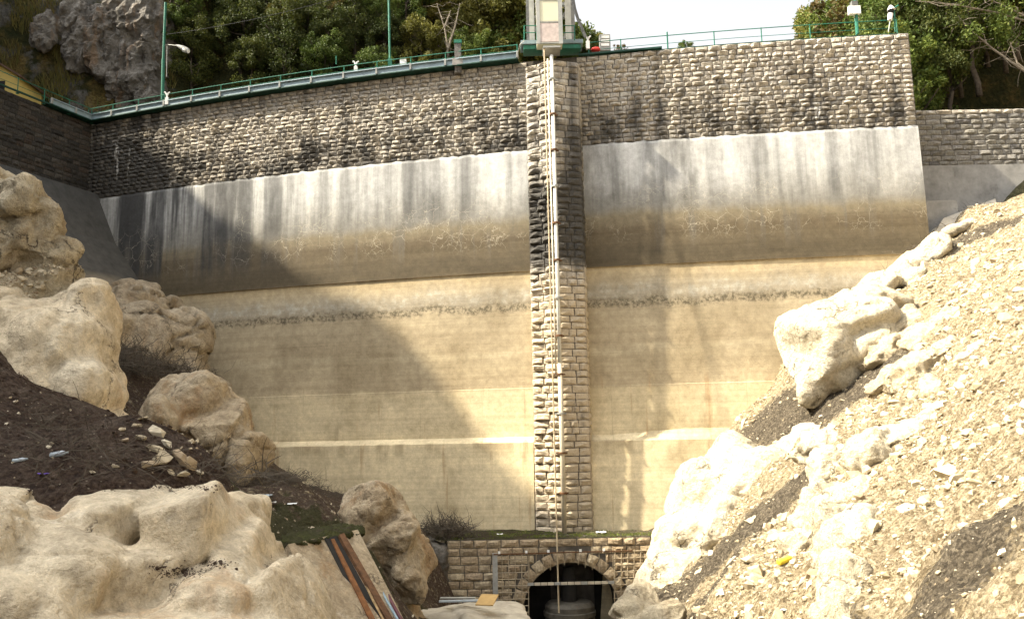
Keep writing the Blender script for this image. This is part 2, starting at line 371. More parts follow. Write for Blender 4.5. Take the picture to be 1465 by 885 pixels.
MAT['greyrock'] = rockmat('grey_rough_concrete_rock', (.12, .11, .095), (.18, .17, .15), (.25, .23, .20), .1, 1.0)
def loose(name, cols):
    t = NT(name, .92, .2); r = t.rnd()
    c = t.ramp(r, [(i / (len(cols) - 1), k) for i, k in enumerate(cols)])
    c = t.mix(c, t.ramp(t.noise(t.pos, 7, 5, .7), [(.3, (.7, .69, .67)), (.7, (1.15, 1.15, 1.13))]), .8, 'MULTIPLY')
    t.bump(t.noise(t.pos, 20, 5, .7), .6, .02); return t.done(c)
MAT['loose'] = loose('loose_limestone', [(.34, .27, .175), (.48, .41, .285), (.55, .48, .35), (.40, .33, .22), (.60, .54, .42), (.46, .38, .25), (.26, .20, .13)])
MAT['loose_left'] = loose('loose_limestone_dull', [(.42, .35, .235), (.54, .46, .33), (.60, .53, .40), (.46, .38, .26), (.32, .24, .155)])

def terrain_mat():
    t = NT('bank_debris', .95, .15)
    g = t.noise(t.pos, 4.0, 8, .72); g2 = t.noise(t.pos, 16, 6, .75); big = t.noise(t.pos, .45, 6, .65)
    def cells(sc):
        n = t.n.new('ShaderNodeTexVoronoi'); t.put(n.inputs['Vector'], t.vadd(t.pos, t.scale(t.noise(t.pos, sc * .7, 3, .6, True), (.5 / sc, .5 / sc, .5 / sc)))); n.inputs['Scale'].default_value = sc
        return n.outputs['Distance'], t.xyz(n.outputs['Color'])[0]
    d1, k1 = cells(5.5); d2, k2 = cells(13.0); d3, k3 = cells(2.4)
    rub = t.ramp(t.math('ADD', t.math('MULTIPLY', k2, .55), t.math('MULTIPLY', k1, .45)), [(.12, (.18, .138, .084)), (.4, (.35, .285, .18)), (.65, (.47, .395, .268)), (.9, (.58, .51, .375))])
    rub = t.mix(rub, t.ramp(g, [(.3, (.5, .47, .42)), (.5, (.95, .94, .92)), (.72, (1.2, 1.2, 1.18))]), .9, 'MULTIPLY')
    rub = t.mix(rub, (.24, .185, .115), t.mr(big, .55, .68, 0, .5))
    rub = t.mix(rub, t.ramp(g2, [(.32, (.55, .53, .5)), (.6, (1.15, 1.14, 1.12))]), .8, 'MULTIPLY')
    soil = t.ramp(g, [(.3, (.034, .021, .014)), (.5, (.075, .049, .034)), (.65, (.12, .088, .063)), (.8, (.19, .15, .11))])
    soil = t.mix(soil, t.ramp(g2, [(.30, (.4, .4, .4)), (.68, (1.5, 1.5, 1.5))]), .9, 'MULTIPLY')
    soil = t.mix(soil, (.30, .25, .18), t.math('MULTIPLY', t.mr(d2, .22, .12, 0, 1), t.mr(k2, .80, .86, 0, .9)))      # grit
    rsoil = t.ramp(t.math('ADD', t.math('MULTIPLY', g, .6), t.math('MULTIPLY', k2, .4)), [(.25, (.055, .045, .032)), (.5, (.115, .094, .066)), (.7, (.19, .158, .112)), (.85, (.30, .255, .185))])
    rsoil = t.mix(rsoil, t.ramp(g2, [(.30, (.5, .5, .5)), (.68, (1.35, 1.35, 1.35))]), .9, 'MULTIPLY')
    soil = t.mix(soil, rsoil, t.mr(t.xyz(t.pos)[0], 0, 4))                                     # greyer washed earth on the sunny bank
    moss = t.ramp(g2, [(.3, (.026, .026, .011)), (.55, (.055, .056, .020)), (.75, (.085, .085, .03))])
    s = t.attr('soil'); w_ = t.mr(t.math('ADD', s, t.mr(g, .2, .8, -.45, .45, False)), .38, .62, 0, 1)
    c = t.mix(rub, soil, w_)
    mo = t.attr('moss'); w2 = t.mr(t.math('ADD', mo, t.mr(t.noise(t.pos, 1.8, 7, .75), .25, .75, -.5, .5, False)), .40, .66, 0, .85)
    c = t.mix(c, moss, w2)
    h = t.math('ADD', t.math('MULTIPLY', g, 2.2), t.math('ADD', g2, t.math('ADD', t.math('MULTIPLY', d1, -1.3), t.math('ADD', t.math('MULTIPLY', d2, -.7), t.math('MULTIPLY', d3, -1.2)))))
    t.bump(h, 1.0, .11)
    return t.done(c)
MAT['terrain'] = terrain_mat()
def hill_mat():
    t = NT('wooded_slope_litter', .95, .1)
    g = t.noise(t.pos, .8, 8, .7); g2 = t.noise(t.pos, 5, 6, .7)
    c = t.ramp(g, [(.3, (.016, .022, .009)), (.5, (.035, .036, .014)), (.62, (.075, .06, .022)), (.75, (.075, .045, .022))])
    c = t.mix(c, t.ramp(g2, [(.3, (.45, .45, .45)), (.7, (1.5, 1.5, 1.4))]), .9, 'MULTIPLY')
    nz = t.n.new('ShaderNodeNewGeometry').outputs['True Normal']
    _, _, z = t.xyz(nz)
    rk = t.ramp(t.noise(t.scale(t.pos, (1, 1, .4)), 1.6, 8, .75), [(.3, (.05, .048, .045)), (.5, (.12, .115, .11)), (.7, (.21, .20, .19))])
    px_ = t.xyz(t.pos)[0]
    c = t.mix(c, rk, t.math('MULTIPLY', t.mr(px_, -25, -29, 0, .75), t.mr(t.noise(t.pos, .35, 5, .65), .50, .60)))
    och = t.ramp(g2, [(.3, (.06, .04, .015)), (.7, (.20, .15, .05))])
    c = t.mix(c, och, t.math('MULTIPLY', t.mr(px_, -24, -28, 0, 1), t.mr(t.noise(t.pos, .28, 5, .65), .52, .62, 0, .8)))
    t.bump(t.math('ADD', t.math('MULTIPLY', g, 3), g2), 1.0, .3); return t.done(c)
def mossy():
    t = NT('mossy_earth', .95, .1); g = t.noise(t.pos, 3, 5, .7); g2 = t.noise(t.pos, 14, 5, .7)
    c = t.ramp(g, [(.35, (.06, .048, .032)), (.5, (.045, .046, .018)), (.7, (.075, .075, .026))])
    c = t.mix(c, t.ramp(g2, [(.3, (.5, .5, .5)), (.7, (1.4, 1.4, 1.4))]), .9, 'MULTIPLY'); t.bump(t.math('ADD', g, g2), 1, .06); return t.done(c)
MAT['mossy'] = mossy()
MAT['hill'] = hill_mat()
MAT['ground'] = plain('valley_floor_gravel', (.16, .135, .10), .95, .5, 1.0)
def leaf(name, cols):
    t = NT(name, .65, .25); r = t.n.new('ShaderNodeNewGeometry').outputs['Random Per Island']
    o = t.n.new('ShaderNodeObjectInfo').outputs['Random']
    c = t.ramp(r, [(i / (len(cols) - 1), k) for i, k in enumerate(cols)])
    c = t.mix(c, t.ramp(o, [(0, (.7, .75, .7)), (.5, (1, 1, 1)), (1, (1.25, 1.12, .85))]), .8, 'MULTIPLY')
    tr = t.n.new('ShaderNodeBsdfTranslucent'); t.put(tr.inputs[0], c)
    ms = t.n.new('ShaderNodeMixShader'); ms.inputs[0].default_value = .30
    t.put(t.b.inputs['Base Color'], c)
    t.l.new(t.b.outputs[0], ms.inputs[1]); t.l.new(tr.outputs[0], ms.inputs[2])
    t.l.new(ms.outputs[0], t.n['Material Output'].inputs['Surface'])
    return t.m
MAT['leaf0'] = leaf('dark_green_leaves', [(.032, .046, .011), (.064, .080, .018), (.048, .064, .014), (.11, .115, .026)])
MAT['leaf1'] = leaf('mid_green_leaves', [(.046, .076, .014), (.092, .13, .024), (.07, .105, .018), (.155, .18, .04)])
MAT['leaf2'] = leaf('olive_leaves', [(.095, .09, .018), (.165, .155, .03), (.13, .125, .025), (.22, .19, .04)])
MAT['leaf3'] = leaf('russet_leaves', [(.07, .05, .014), (.12, .075, .02), (.09, .08, .02), (.15, .10, .03)])
MAT['grass'] = leaf('short_grass', [(.07, .11, .02), (.13, .18, .03), (.10, .13, .03), (.19, .19, .06)])
MAT['drygrass'] = leaf('dry_grass', [(.12, .10, .03), (.20, .17, .05), (.10, .11, .03), (.16, .11, .04)])

# ================================================================== STRUCTURE
# ------------------------------------------------------------------ masonry stones
def stone_variants(name, mat, n, jag, seed):
    rs = random.Random(seed); out = []
    for k in range(n):
        v = []; f = []
        gx = [-.5, -.5 + .30 + rs.uniform(-.08, .08), .5 - .30 + rs.uniform(-.08, .08), .5]
        gz = [-.5, -.5 + .30 + rs.uniform(-.08, .08), .5 - .30 + rs.uniform(-.08, .08), .5]
        tilt = rs.uniform(-.25, .25)
        for j in range(4):
            for i in range(4):
                rim = i in (0, 3) or j in (0, 3)
                d = .30 + rs.uniform(-.12, .12) * jag if rim else 1.0 + rs.uniform(-.45, .25) * jag + tilt * gz[j] * 2
                v.append((gx[i] * (.965 if rim else 1) + rs.uniform(-.02, .02), -d, gz[j] * (.93 if rim else 1) + rs.uniform(-.03, .03)))
        for j in range(3):
            for i in range(3):
                a = j * 4 + i
                q = (a, a + 1, a + 5, a + 4)
                f += [(q[0], q[1], q[2]), (q[0], q[2], q[3])] if rs.random() < .5 else [(q[0], q[1], q[3]), (q[1], q[2], q[3])]
        ring = [0, 1, 2, 3, 7, 11, 15, 14, 13, 12, 8, 4]
        b = len(v)
        for i in ring: v.append((v[i][0], .35, v[i][2]))
        for k2 in range(12):
            k3 = (k2 + 1) % 12
            f.append((ring[k2], b + k2, b + k3, ring[k3]))
        out.append(mkmesh(name, v, f, mat))
    return out
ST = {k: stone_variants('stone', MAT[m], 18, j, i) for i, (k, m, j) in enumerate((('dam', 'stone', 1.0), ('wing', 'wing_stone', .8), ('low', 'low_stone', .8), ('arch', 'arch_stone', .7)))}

def lay(parent, items, cap=300, view=True):
    """items: (mesh, loc, rotz, (w, depth, h), roll); the largest ones become objects, the rest one joined part"""
    key = lambda it: -(it[3][0] * it[3][2]) / (it[1][0] ** 2 + it[1][1] ** 2)
    items = sorted(items, key=key)
    for me, loc, rz, sc, roll in items[:cap]:
        link('stone', me, parent, loc, (0, roll, rz), sc)
    rest = items[cap:]
    if rest:
        V = []; Fc = []; n = 0
        for me, loc, rz, sc, roll in rest:
            M = Matrix.Translation(loc) @ Matrix.Rotation(rz, 4, 'Z') @ Matrix.Rotation(roll, 4, 'Y') @ Matrix.Diagonal((*sc, 1))
            V += [M @ v.co for v in me.vertices]; Fc += [tuple(n + i for i in p.vertices) for p in me.polygons]; n = len(V)
        o = link('masonry_courses', mkmesh('masonry_courses', V, Fc, rest[0][0].materials[0]), parent)
        tag(o, kind='stuff')

def courses(z0, z1, h, rs):
    zs = [z0]
    while zs[-1] < z1 - h * .6:
        zs.append(zs[-1] + h * rs.uniform(.86, 1.14))
    k = (z1 - z0) / (zs[-1] - z0)
    return [z0 + (z - z0) * k for z in zs]
def widths(a, b, lo, hi, rs):
    xs = [a]
    while xs[-1] < b - lo * .7: xs.append(xs[-1] + rs.uniform(lo, hi))
    k = (b - a) / (xs[-1] - a)
    return [a + (x - a) * k for x in xs]

Z_MAS = 22.5
def dam_bay(name, s0, s1, label):
    rs = random.Random(int(s0 * 7) + 3)
    x, y, th = arc((s0 + s1) / 2, 1.0)
    root = empty(name, (x, y, 0)); tag(root, label, 'dam wall', 'bays of the dam wall')
    # rubble core: front at the mortar plane, back four metres behind
    n = 40; V = []; Fc = []
    for i in range(n + 1):
        s = s0 + (s1 - s0) * i / n
        for off, z in ((-.02, -6), (-.02, CREST - .02), (-4.0, CREST - .02), (-6.0, -6)):
            a = arc(s, off); V.append((a[0], a[1], z))
    for i in range(n):
        for k in range(3):
            Fc.append((i * 4 + k, i * 4 + k + 1, i * 4 + 5 + k, i * 4 + 4 + k))
    Fc += [(0, 3, 2, 1), (n * 4, n * 4 + 1, n * 4 + 2, n * 4 + 3)]
    link('mortar_core', mkmesh('mortar_core', V, Fc, MAT['mortar']), root)
    items = []
    zs = courses(Z_MAS + .02, CREST - .34, .285, rs) + [CREST]
    for ci in range(len(zs) - 1):
        top = ci == len(zs) - 2
        off = rs.uniform(0, .5)
        ss = widths(s0 + .03, s1 - .03, .36 if not top else .5, .76 if not top else .95, rs)
        for a, b in zip(ss[:-1], ss[1:]):
            px, py, th = arc((a + b) / 2, -.02)
            d = rs.uniform(.09, .21) * (1.1 if top else 1)
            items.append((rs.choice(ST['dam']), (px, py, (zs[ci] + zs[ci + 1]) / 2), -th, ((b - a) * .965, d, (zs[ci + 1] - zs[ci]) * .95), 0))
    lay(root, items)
    # concrete facing below the masonry
    prof = [(-6.0, 1.05), (0, .95), (2.5, .88), (4.6, .82), ('c0', .80), ('c1', .36), (6.6, .345), (8.1, .33), (8.12, .31), (10, .29), (12, .26), (14.0, .24), (14.96, .235), (15.0, .31), (15.6, .30), (17, .27), (19, .22), (21, .17), (22.3, .14), (22.47, .10), (22.5, -.05)]
    ns = 90; V = []; Fc = []
    for i in range(ns + 1):
        s = s0 + (s1 - s0) * i / ns
        ch = .22 + .28 * max(0, min(1, (18 - s) / 4)) if s < 20 else .20
        for z, off in prof:
            z = {'c0': 5.0, 'c1': 5.12 + ch}.get(z, z)
            if z > 22.2: z += .10 * (noise.noise((s * 1.7, 0, 3)) + .5 * noise.noise((s * 5, 1, 3)))
            off += .012 * noise.noise((s * .8, z * .8, 0))
            a = arc(s, off); V.append((a[0], a[1], z))
    m = len(prof)
    for i in range(ns):
        for k in range(m - 1):
            Fc.append((i * m + k, i * m + k + 1, (i + 1) * m + k + 1, (i + 1) * m + k))
    for i, rev in ((0, False), (ns, True)):                      # end cheeks
        b = len(V); sgn = s0 if i == 0 else s1
        idx = [i * m + k for k in range(m)]
        a0 = arc(sgn, -.3); V += [(a0[0], a0[1], -6), (a0[0], a0[1], 22.5)]
        poly = idx + [b + 1, b]
        Fc.append(tuple(poly if rev else reversed(poly)))
    link('concrete_facing', mkmesh('concrete_facing', V, Fc, MAT['concrete']), root)
    return root
PS0, PS1 = 19.29, 22.49                                            # pier flanks along the arc
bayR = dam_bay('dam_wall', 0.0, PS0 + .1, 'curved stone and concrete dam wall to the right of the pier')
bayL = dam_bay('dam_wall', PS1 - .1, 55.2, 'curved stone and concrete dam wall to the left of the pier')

# ------------------------------------------------------------------ pier with a pointed front
PC = (PS0 + PS1) / 2 - .05
PZ_T = 27.2
def pier():
    rs = random.Random(5)
    A1, B1, T = [hit(*q)[0].xy for q in ((752, 80, 1.2), (826, 80, 1.2), (790, 80, 1.95))]
    sa, sb = hit(752, 80, 1.2)[1], hit(826, 80, 1.2)[1]
    A = Vector(arc(sa, .0)[:2]); B = Vector(arc(sb, .0)[:2])
    zt = PZ_T
    root = empty('gauge_pier', (T.x, T.y, 0)); tag(root, 'tall blunt pointed stone pier projecting from the middle of the dam', 'pier')
    cen = Vector(arc((sa + sb) / 2, -1)[:2])
    back = [Vector(arc(sb, -3)[:2]), Vector(arc(sa, -3)[:2])]
    def inset(p, k): return p + (cen - p).normalized() * k
    MB().prism([inset(A1, .03), inset(T, .04), inset(B1, .03), back[0], back[1]], -6, zt - .05).build('mortar_core', MAT['mortar'], root)
    MB().prism([Vector(arc(sa + .4, -.04)[:2]), Vector(arc(sb - .4, -.04)[:2]), Vector(arc(sb - .4, -3.9)[:2]), Vector(arc(sa + .4, -3.9)[:2])], 20, CREST + .06).build('crest_block', MAT['mortar'], root)
    items = []
    zs = courses(0.0, zt, .40, rs)
    for i in range(len(zs) - 1):
        z0, z1 = zs[i], zs[i + 1]; zc = (z0 + z1) / 2; h = (z1 - z0) * .97
        for a, b in ((A1, T), (T, B1)):
            d = b - a; L = d.length; rz = math.atan2(d.y, d.x)
            ww = [0, L * rs.uniform(.38, .62), L] if rs.random() < .75 else [0, L * rs.uniform(.28, .38), L * rs.uniform(.6, .72), L]
            for u, v in zip(ww[:-1], ww[1:]):
                m = a + d * ((u + v) / 2 / L)
                items.append((rs.choice(ST['dam']), (m.x, m.y, zc), rz, ((v - u) * .96, rs.uniform(.12, .30) if a is A1 else rs.uniform(.06, .16), h), 0))
        for a, b in ((A, A1), (B1, B)):
            d = b - a; L = d.length; rz = math.atan2(d.y, d.x); m = (a + b) / 2
            items.append((rs.choice(ST['dam']), (m.x, m.y, zc), rz, (L * .97, rs.uniform(.05, .10), h), 0))
    lay(root, items, 330)
    return T, zt
PT, PZT = pier()

# ------------------------------------------------------------------ left wing wall with its sloping concrete foot
W0 = Vector(arc(54.9, 0)[:2]); W1 = Vector((-32.6, 53.4))
wd = (W1 - W0).normalized(); W2 = W0 + wd * 17.0
wn_ = Vector((-wd.y, wd.x));  wn_ = wn_ if wn_.x > 0 else -wn_
def wing():
    rs = random.Random(9)
    c = (W0 + W2) / 2
    root = empty('wing_wall', (c.x, c.y, 12)); tag(root, 'dark sooty and shaded stone wing wall running forward from the left end of the dam', 'wing wall')
    b = -wn_ * 2.5
    MB().prism([W0 + wd * -1.5, W0 + wd * -1.5 + b, W2 + b, W2], 0, CREST - .02).build('mortar_core', MAT['mortar_dark'], root)
    items = []
    zs = courses(22.4, CREST, .34, rs); L = 17.0; rz = math.atan2(-wd.y, -wd.x)
    for z0, z1 in zip(zs[:-1], zs[1:]):
        us = widths(.05, L, .5, 1.0, rs)
        for u, v in zip(us[:-1], us[1:]):
            m = W0 + wd * ((u + v) / 2)
            items.append((rs.choice(ST['wing']), (m.x, m.y, (z0 + z1) / 2), rz, ((v - u) * .985, rs.uniform(.05, .13), (z1 - z0) * .97), 0))
    lay(root, items, 300)
    # battered concrete slope
    dn = Vector((5.46, -2.0))
    n = 16; V = []; Fc = []
    for i in range(n + 1):
        u = -1.0 + 18.0 * i / n
        for k, (q, z) in enumerate(((-.15, 22.75), (.12, 22.6), (.45, 18.9), (1.0, 15.0), (1.55, 7.6))):
            p = W0 + wd * u + dn * q + wn_ * .12
            V.append((p.x, p.y, z))
    for i in range(n):
        for k in range(4): Fc.append((i * 5 + k, i * 5 + k + 1, i * 5 + k + 6, i * 5 + k + 5))
    o = link('concrete_slope', mkmesh('concrete_slope', V, Fc, MAT['wing_concrete']), root)
    md = o.modifiers.new('thickness', 'SOLIDIFY'); md.thickness = .3; md.offset = -1
wing()

# ------------------------------------------------------------------ low wall to the right of the dam
def low_wall():
    rs = random.Random(21)
    y0 = 52.0; x0, x1 = 22.5, 42.0; zt = at(1390, 156, y0).z; zb = at(1390, 236, y0).z
    root = empty('boundary_wall', ((x0 + x1) / 2, y0, zb - 4)); tag(root, 'low grey stone wall beyond the right end of the dam', 'wall')
    MB().box(((x0 + x1) / 2, y0 + .9, (zt + zb) / 2 - 1.5), (x1 - x0, 1.6, zt - zb + 3.0 - .04)).build('mortar_core', MAT['mortar'], root)
    MB().box(((x0 + x1) / 2, y0 + .62, zb - 1.6), (x1 - x0, 1.3, 3.2)).build('plaster_footing', MAT['slab_grey'], root)
    items = []
    zs = courses(zb, zt - .3, .32, rs) + [zt]
    for k, (z0, z1) in enumerate(zip(zs[:-1], zs[1:])):
        us = widths(x0, x1, .5, 1.0, rs)
        for u, v in zip(us[:-1], us[1:]):
            items.append((rs.choice(ST['dam' if k == len(zs) - 2 else 'low']), ((u + v) / 2, y0 + .1, (z0 + z1) / 2), 0, ((v - u) * .985, rs.uniform(.08, .16), (z1 - z0) * .97), 0))
    lay(root, items, 300)
low_wall()

# ------------------------------------------------------------------ arch wall below the dam
AC, AZ, AR, AY = 2.72, -3.52, 2.42, 46.0
def arch_wall():
    rs = random.Random(33)
    x0, x1, zt = -3.55, 8.6, .12
    root = empty('arch_wall', (AC, AY, -6)); tag(root, 'tan stone retaining wall pierced by a round arch below the dam', 'wall')
    # body with the opening, as a ring of quads swept back
    N = 24; V = []; Fc = []
    out = []
    pts = [(AC - AR, -6.5)] + [(AC - AR * math.cos(math.pi * i / N), AZ + AR * math.sin(math.pi * i / N)) for i in range(N + 1)] + [(AC + AR, -6.5)]
    m = len(pts)
    def outer(p, i):
        if i == 0: return (x0, -6.5)
        if i == m - 1: return (x1, -6.5)
        t_ = (i - 1) / N
        if t_ < .25: return (x0, -6.5 + (zt + 6.5) * t_ / .25)
        if t_ > .75: return (x1, zt - (zt + 6.5) * (t_ - .75) / .25)
        return (x0 + (x1 - x0) * (t_ - .25) / .5, zt - .01)
    for i, p in enumerate(pts):
        q = outer(p, i)
        V += [(p[0], AY + .03, p[1]), (q[0], AY + .03, q[1]), (p[0], AY + 1.2, p[1]), (q[0], AY + 5, q[1])]
    for i in range(m - 1):
        a, b = i * 4, i * 4 + 4
        Fc += [(a, b, b + 1, a + 1), (a, a + 2, b + 2, b)]
        Fc.append((a + 1, b + 1, b + 3, a + 3))
    link('mortar_core', mkmesh('mortar_core', V, Fc, MAT['mortar']), root)
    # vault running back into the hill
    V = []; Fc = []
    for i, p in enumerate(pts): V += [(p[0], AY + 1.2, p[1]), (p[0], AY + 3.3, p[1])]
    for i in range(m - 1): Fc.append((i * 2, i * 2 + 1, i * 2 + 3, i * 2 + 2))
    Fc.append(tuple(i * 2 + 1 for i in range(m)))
    link('vault', mkmesh('vault', V, Fc, MAT['dark']), root)  # shallow vault, its deep shade painted in near black
    items = []
    ring = AR + .62
    zs = courses(-5.5, zt - .4, .39, rs) + [zt]
    for k, (z0, z1) in enumerate(zip(zs[:-1], zs[1:])):
        us = widths(x0, x1, .5, 1.05, rs)
        zc = (z0 + z1) / 2
        zn = min(z1, max(z0, AZ)) if z0 < AZ < z1 else (z0 if z0 > AZ else z1)
        hc = math.sqrt(max(0, ring ** 2 - (zn - AZ) ** 2)) if zc > AZ else ring
        for u, v in zip(us[:-1], us[1:]):
            segs = [(u, v)]
            if hc > 0:
                segs = [(u, min(v, AC - hc))] if u < AC - hc else []
                if v > AC + hc: segs.append((max(u, AC + hc), v))
            for a, b in segs:
                if b - a > .12:
                    items.append((rs.choice(ST['arch']), ((a + b) / 2, AY + .03, zc), 0, ((b - a) * .98, rs.uniform(.05, .13), (z1 - z0) * .96), 0))
    nv = 15
    for i in range(nv):
        a = math.pi * (i + .5) / nv; rm = AR + .32
        items.append((rs.choice(ST['arch']), (AC - rm * math.cos(a), AY + .01, AZ + rm * math.sin(a)), 0, (2 * rm * math.sin(math.pi / nv / 2) * .96, rs.uniform(.12, .18), .62), -math.pi / 2 + a))
    for s in (-1, 1):
        for j in range(5):
            items.append((rs.choice(ST['arch']), (AC + s * (AR + .32), AY + .01, AZ - .25 - .45 * j), 0, (.6, .13, .43), 0))
    lay(root, items, 300)
arch_wall()

# ------------------------------------------------------------------ banks and valley floor
CP = []
def cp(px, py, Y): CP.append(tuple(at(px, py, Y)))
for q in ((240, 480), (290, 520), (320, 570), (385, 660), (430, 690), (520, 725)): CP.append(tuple(hit(*q, .5)[0]))
for q in ((1322, 352), (1280, 398), (1200, 440), (1130, 500), (1105, 560), (1045, 612), (1000, 690), (962, 752)): CP.append(tuple(hit(*q, .9)[0]))
# left bank
for q in ((330, 702, 22), (400, 742, 26), (490, 752, 30), (440, 704, 36), (480, 732, 35), (560, 745, 45), (610, 775, 45),
          (0, 540, 15), (160, 602, 17), (325, 690, 13.6), (0, 694, 11), (160, 694, 11.5), (230, 645, 15.5), (80, 620, 14),
          (150, 500, 36), (290, 556, 38), (200, 490, 50), (300, 565, 48), (220, 684, 31), (380, 694, 31), (300, 680, 26),
          (430, 694, 45), (500, 716, 45), (400, 696, 38), (350, 640, 50), (470, 706, 48),
          (450, 764, 27), (500, 768, 28), (590, 880, 38), (660, 892, 37), (735, 905, 37), (560, 880, 34), (520, 850, 29.5), (475, 806, 28.6), (575, 895, 28.6), (600, 835, 42)): cp(*q)
CP += [(-11, 22, 6.8), (-16, 30, 8.4), (-20, 40, 9.4), (-24, 50, 11), (-14.5, 20, 11), (-30, 20, 22), (-31, 40, 20), (-12, 4, 6.5), (-25, 5, 17), (-34, 30, 28), (-36, 0, 30), (-38, 50, 28),
       (-4, 3, 2.6), (0, 0, 2.6), (4, 2, 2.4), (-3, 8, 1.6), (-1.6, 10, .2), (0, 13, -2.0), (-3.4, 15, .9), (-1.5, 20, -2.5), (-3.2, 22, -1.2), (-4.2, 19, .3), (-4.9, 23, 1.0), (-2.4, 17, -1.8), (-5.4, 20, 1.8), (-2.0, 27, -1.5), (0, 9, .6), (3, 8, .8), (0, -10, 3), (-15, -10, 10), (20, -10, 12)]
CP += [(x, y, -5.6) for x in (.8, 2.8) for y in (20, 26, 32, 38, 44)] + [(x, y, -5.8) for x in (-2.5, 2, 6) for y in (48, 54)] + [(5.0, 40, -5.0), (5.0, 45, -5.2), (-1.0, 43, -4.8), (-3.0, 43.5, -3.4), (-4.2, 46.5, -.6), (-5, 48, .2)]
# right bank
for q in ((1465, 315, 43), (1465, 400, 33), (1465, 500, 27), (1465, 600, 22), (1465, 700, 18.5), (1465, 885, 13.5), (1300, 440, 42), (1300, 520, 35), (1300, 600, 30), (1300, 700, 25), (1300, 885, 17),
          (1150, 660, 34), (1150, 750, 28), (1150, 885, 21), (1080, 700, 37), (1000, 812, 35), (1000, 885, 27), (925, 872, 36), (905, 885, 34), (1200, 600, 37), (1380, 346, 46), (1400, 560, 26), (1400, 760, 19), (1060, 800, 30), (1430, 308, 49.5), (1350, 345, 47.5)): cp(*q)
CP += [(30, 50, 19.2), (40, 50, 21), (30, 40, 18.5), (40, 30, 25), (55, 40, 33), (28, 25, 17), (20, 15, 12.5), (12, 8, 6.5), (40, 10, 24), (58, 0, 34), (26, 48, 17.6), (60, 56, 32), (36, 58, 21)]
CPA = np.array(CP)
def tps_fit(P, lam=.02):
    n = len(P); d2 = ((P[:, None, :2] - P[None, :, :2]) ** 2).sum(-1)
    K = np.where(d2 > 0, .5 * d2 * np.log(d2 + 1e-12), 0) + lam * np.eye(n)
    A = np.zeros((n + 3, n + 3)); A[:n, :n] = K; A[:n, n] = 1; A[:n, n + 1:] = P[:, :2]; A[n, :n] = 1; A[n + 1:, :n] = P[:, :2].T
    return np.linalg.solve(A, np.concatenate([P[:, 2], np.zeros(3)]))
TW = tps_fit(CPA)
def tps(xy):
    out = np.empty(len(xy))
    for i in range(0, len(xy), 20000):
        q = xy[i:i + 20000]; d2 = ((q[:, None] - CPA[None, :, :2]) ** 2).sum(-1)
        K = np.where(d2 > 0, .5 * d2 * np.log(d2 + 1e-12), 0)
        out[i:i + 20000] = K @ TW[:-3] + TW[-3] + q @ TW[-2:]
    return out
def relief(x, y, z):
    p = (x * .55, y * .55, z * .2)
    n1 = noise.fractal(p, 1.0, 2.0, 4); n2 = noise.fractal((x * 2.6, y * 2.6, z), .8, 2.0, 3)
    k = 1.0 if x > 3 else .45
    r3 = noise.ridged_multi_fractal((x * .42 + 7, y * .42, z * .3), 1.0, 2.0, 3, 1.0, 2.0) - 1.0
    return k * (.42 * n1 + .16 * r3) + .13 * n2
def ground_z(x, y):
    z = float(tps(np.array([[x, y]]))[0]); return z + relief(x, y, z)

def polyw(pts): return [at(*p) for p in pts]
SOIL_DARK_BANDS = [(polyw(p), r, s) for p, r, s in (  # soil bands, plus one plain darker band in the corner
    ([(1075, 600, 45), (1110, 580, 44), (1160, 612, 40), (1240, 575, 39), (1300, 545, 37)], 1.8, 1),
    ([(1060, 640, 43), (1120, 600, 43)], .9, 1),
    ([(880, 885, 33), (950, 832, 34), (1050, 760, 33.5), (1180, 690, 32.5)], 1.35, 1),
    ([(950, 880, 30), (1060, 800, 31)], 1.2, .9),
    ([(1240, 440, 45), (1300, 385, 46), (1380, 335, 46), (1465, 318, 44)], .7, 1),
    ([(1290, 870, 16.5), (1380, 800, 17), (1480, 740, 17.3)], 1.3, .78),  # plain darker ground towards the lower right corner
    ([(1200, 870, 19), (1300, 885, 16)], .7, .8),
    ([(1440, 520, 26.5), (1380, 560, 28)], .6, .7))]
def capsule(p, line):
    best = 1e9
    for a, b in zip(line[:-1], line[1:]):
        d = b - a; t_ = max(0, min(1, (p - a).dot(d) / d.length_squared)); best = min(best, (p - a - d * t_).length)
    return best
MOSS = [(polyw([(330, 715, 21), (390, 745, 25), (440, 735, 28), (500, 755, 27)]), 2.0), (polyw([(560, 855, 36), (620, 850, 40)]), .9), ([Vector((24, 50, 19)), Vector((40, 50, 21))], 1.6)]
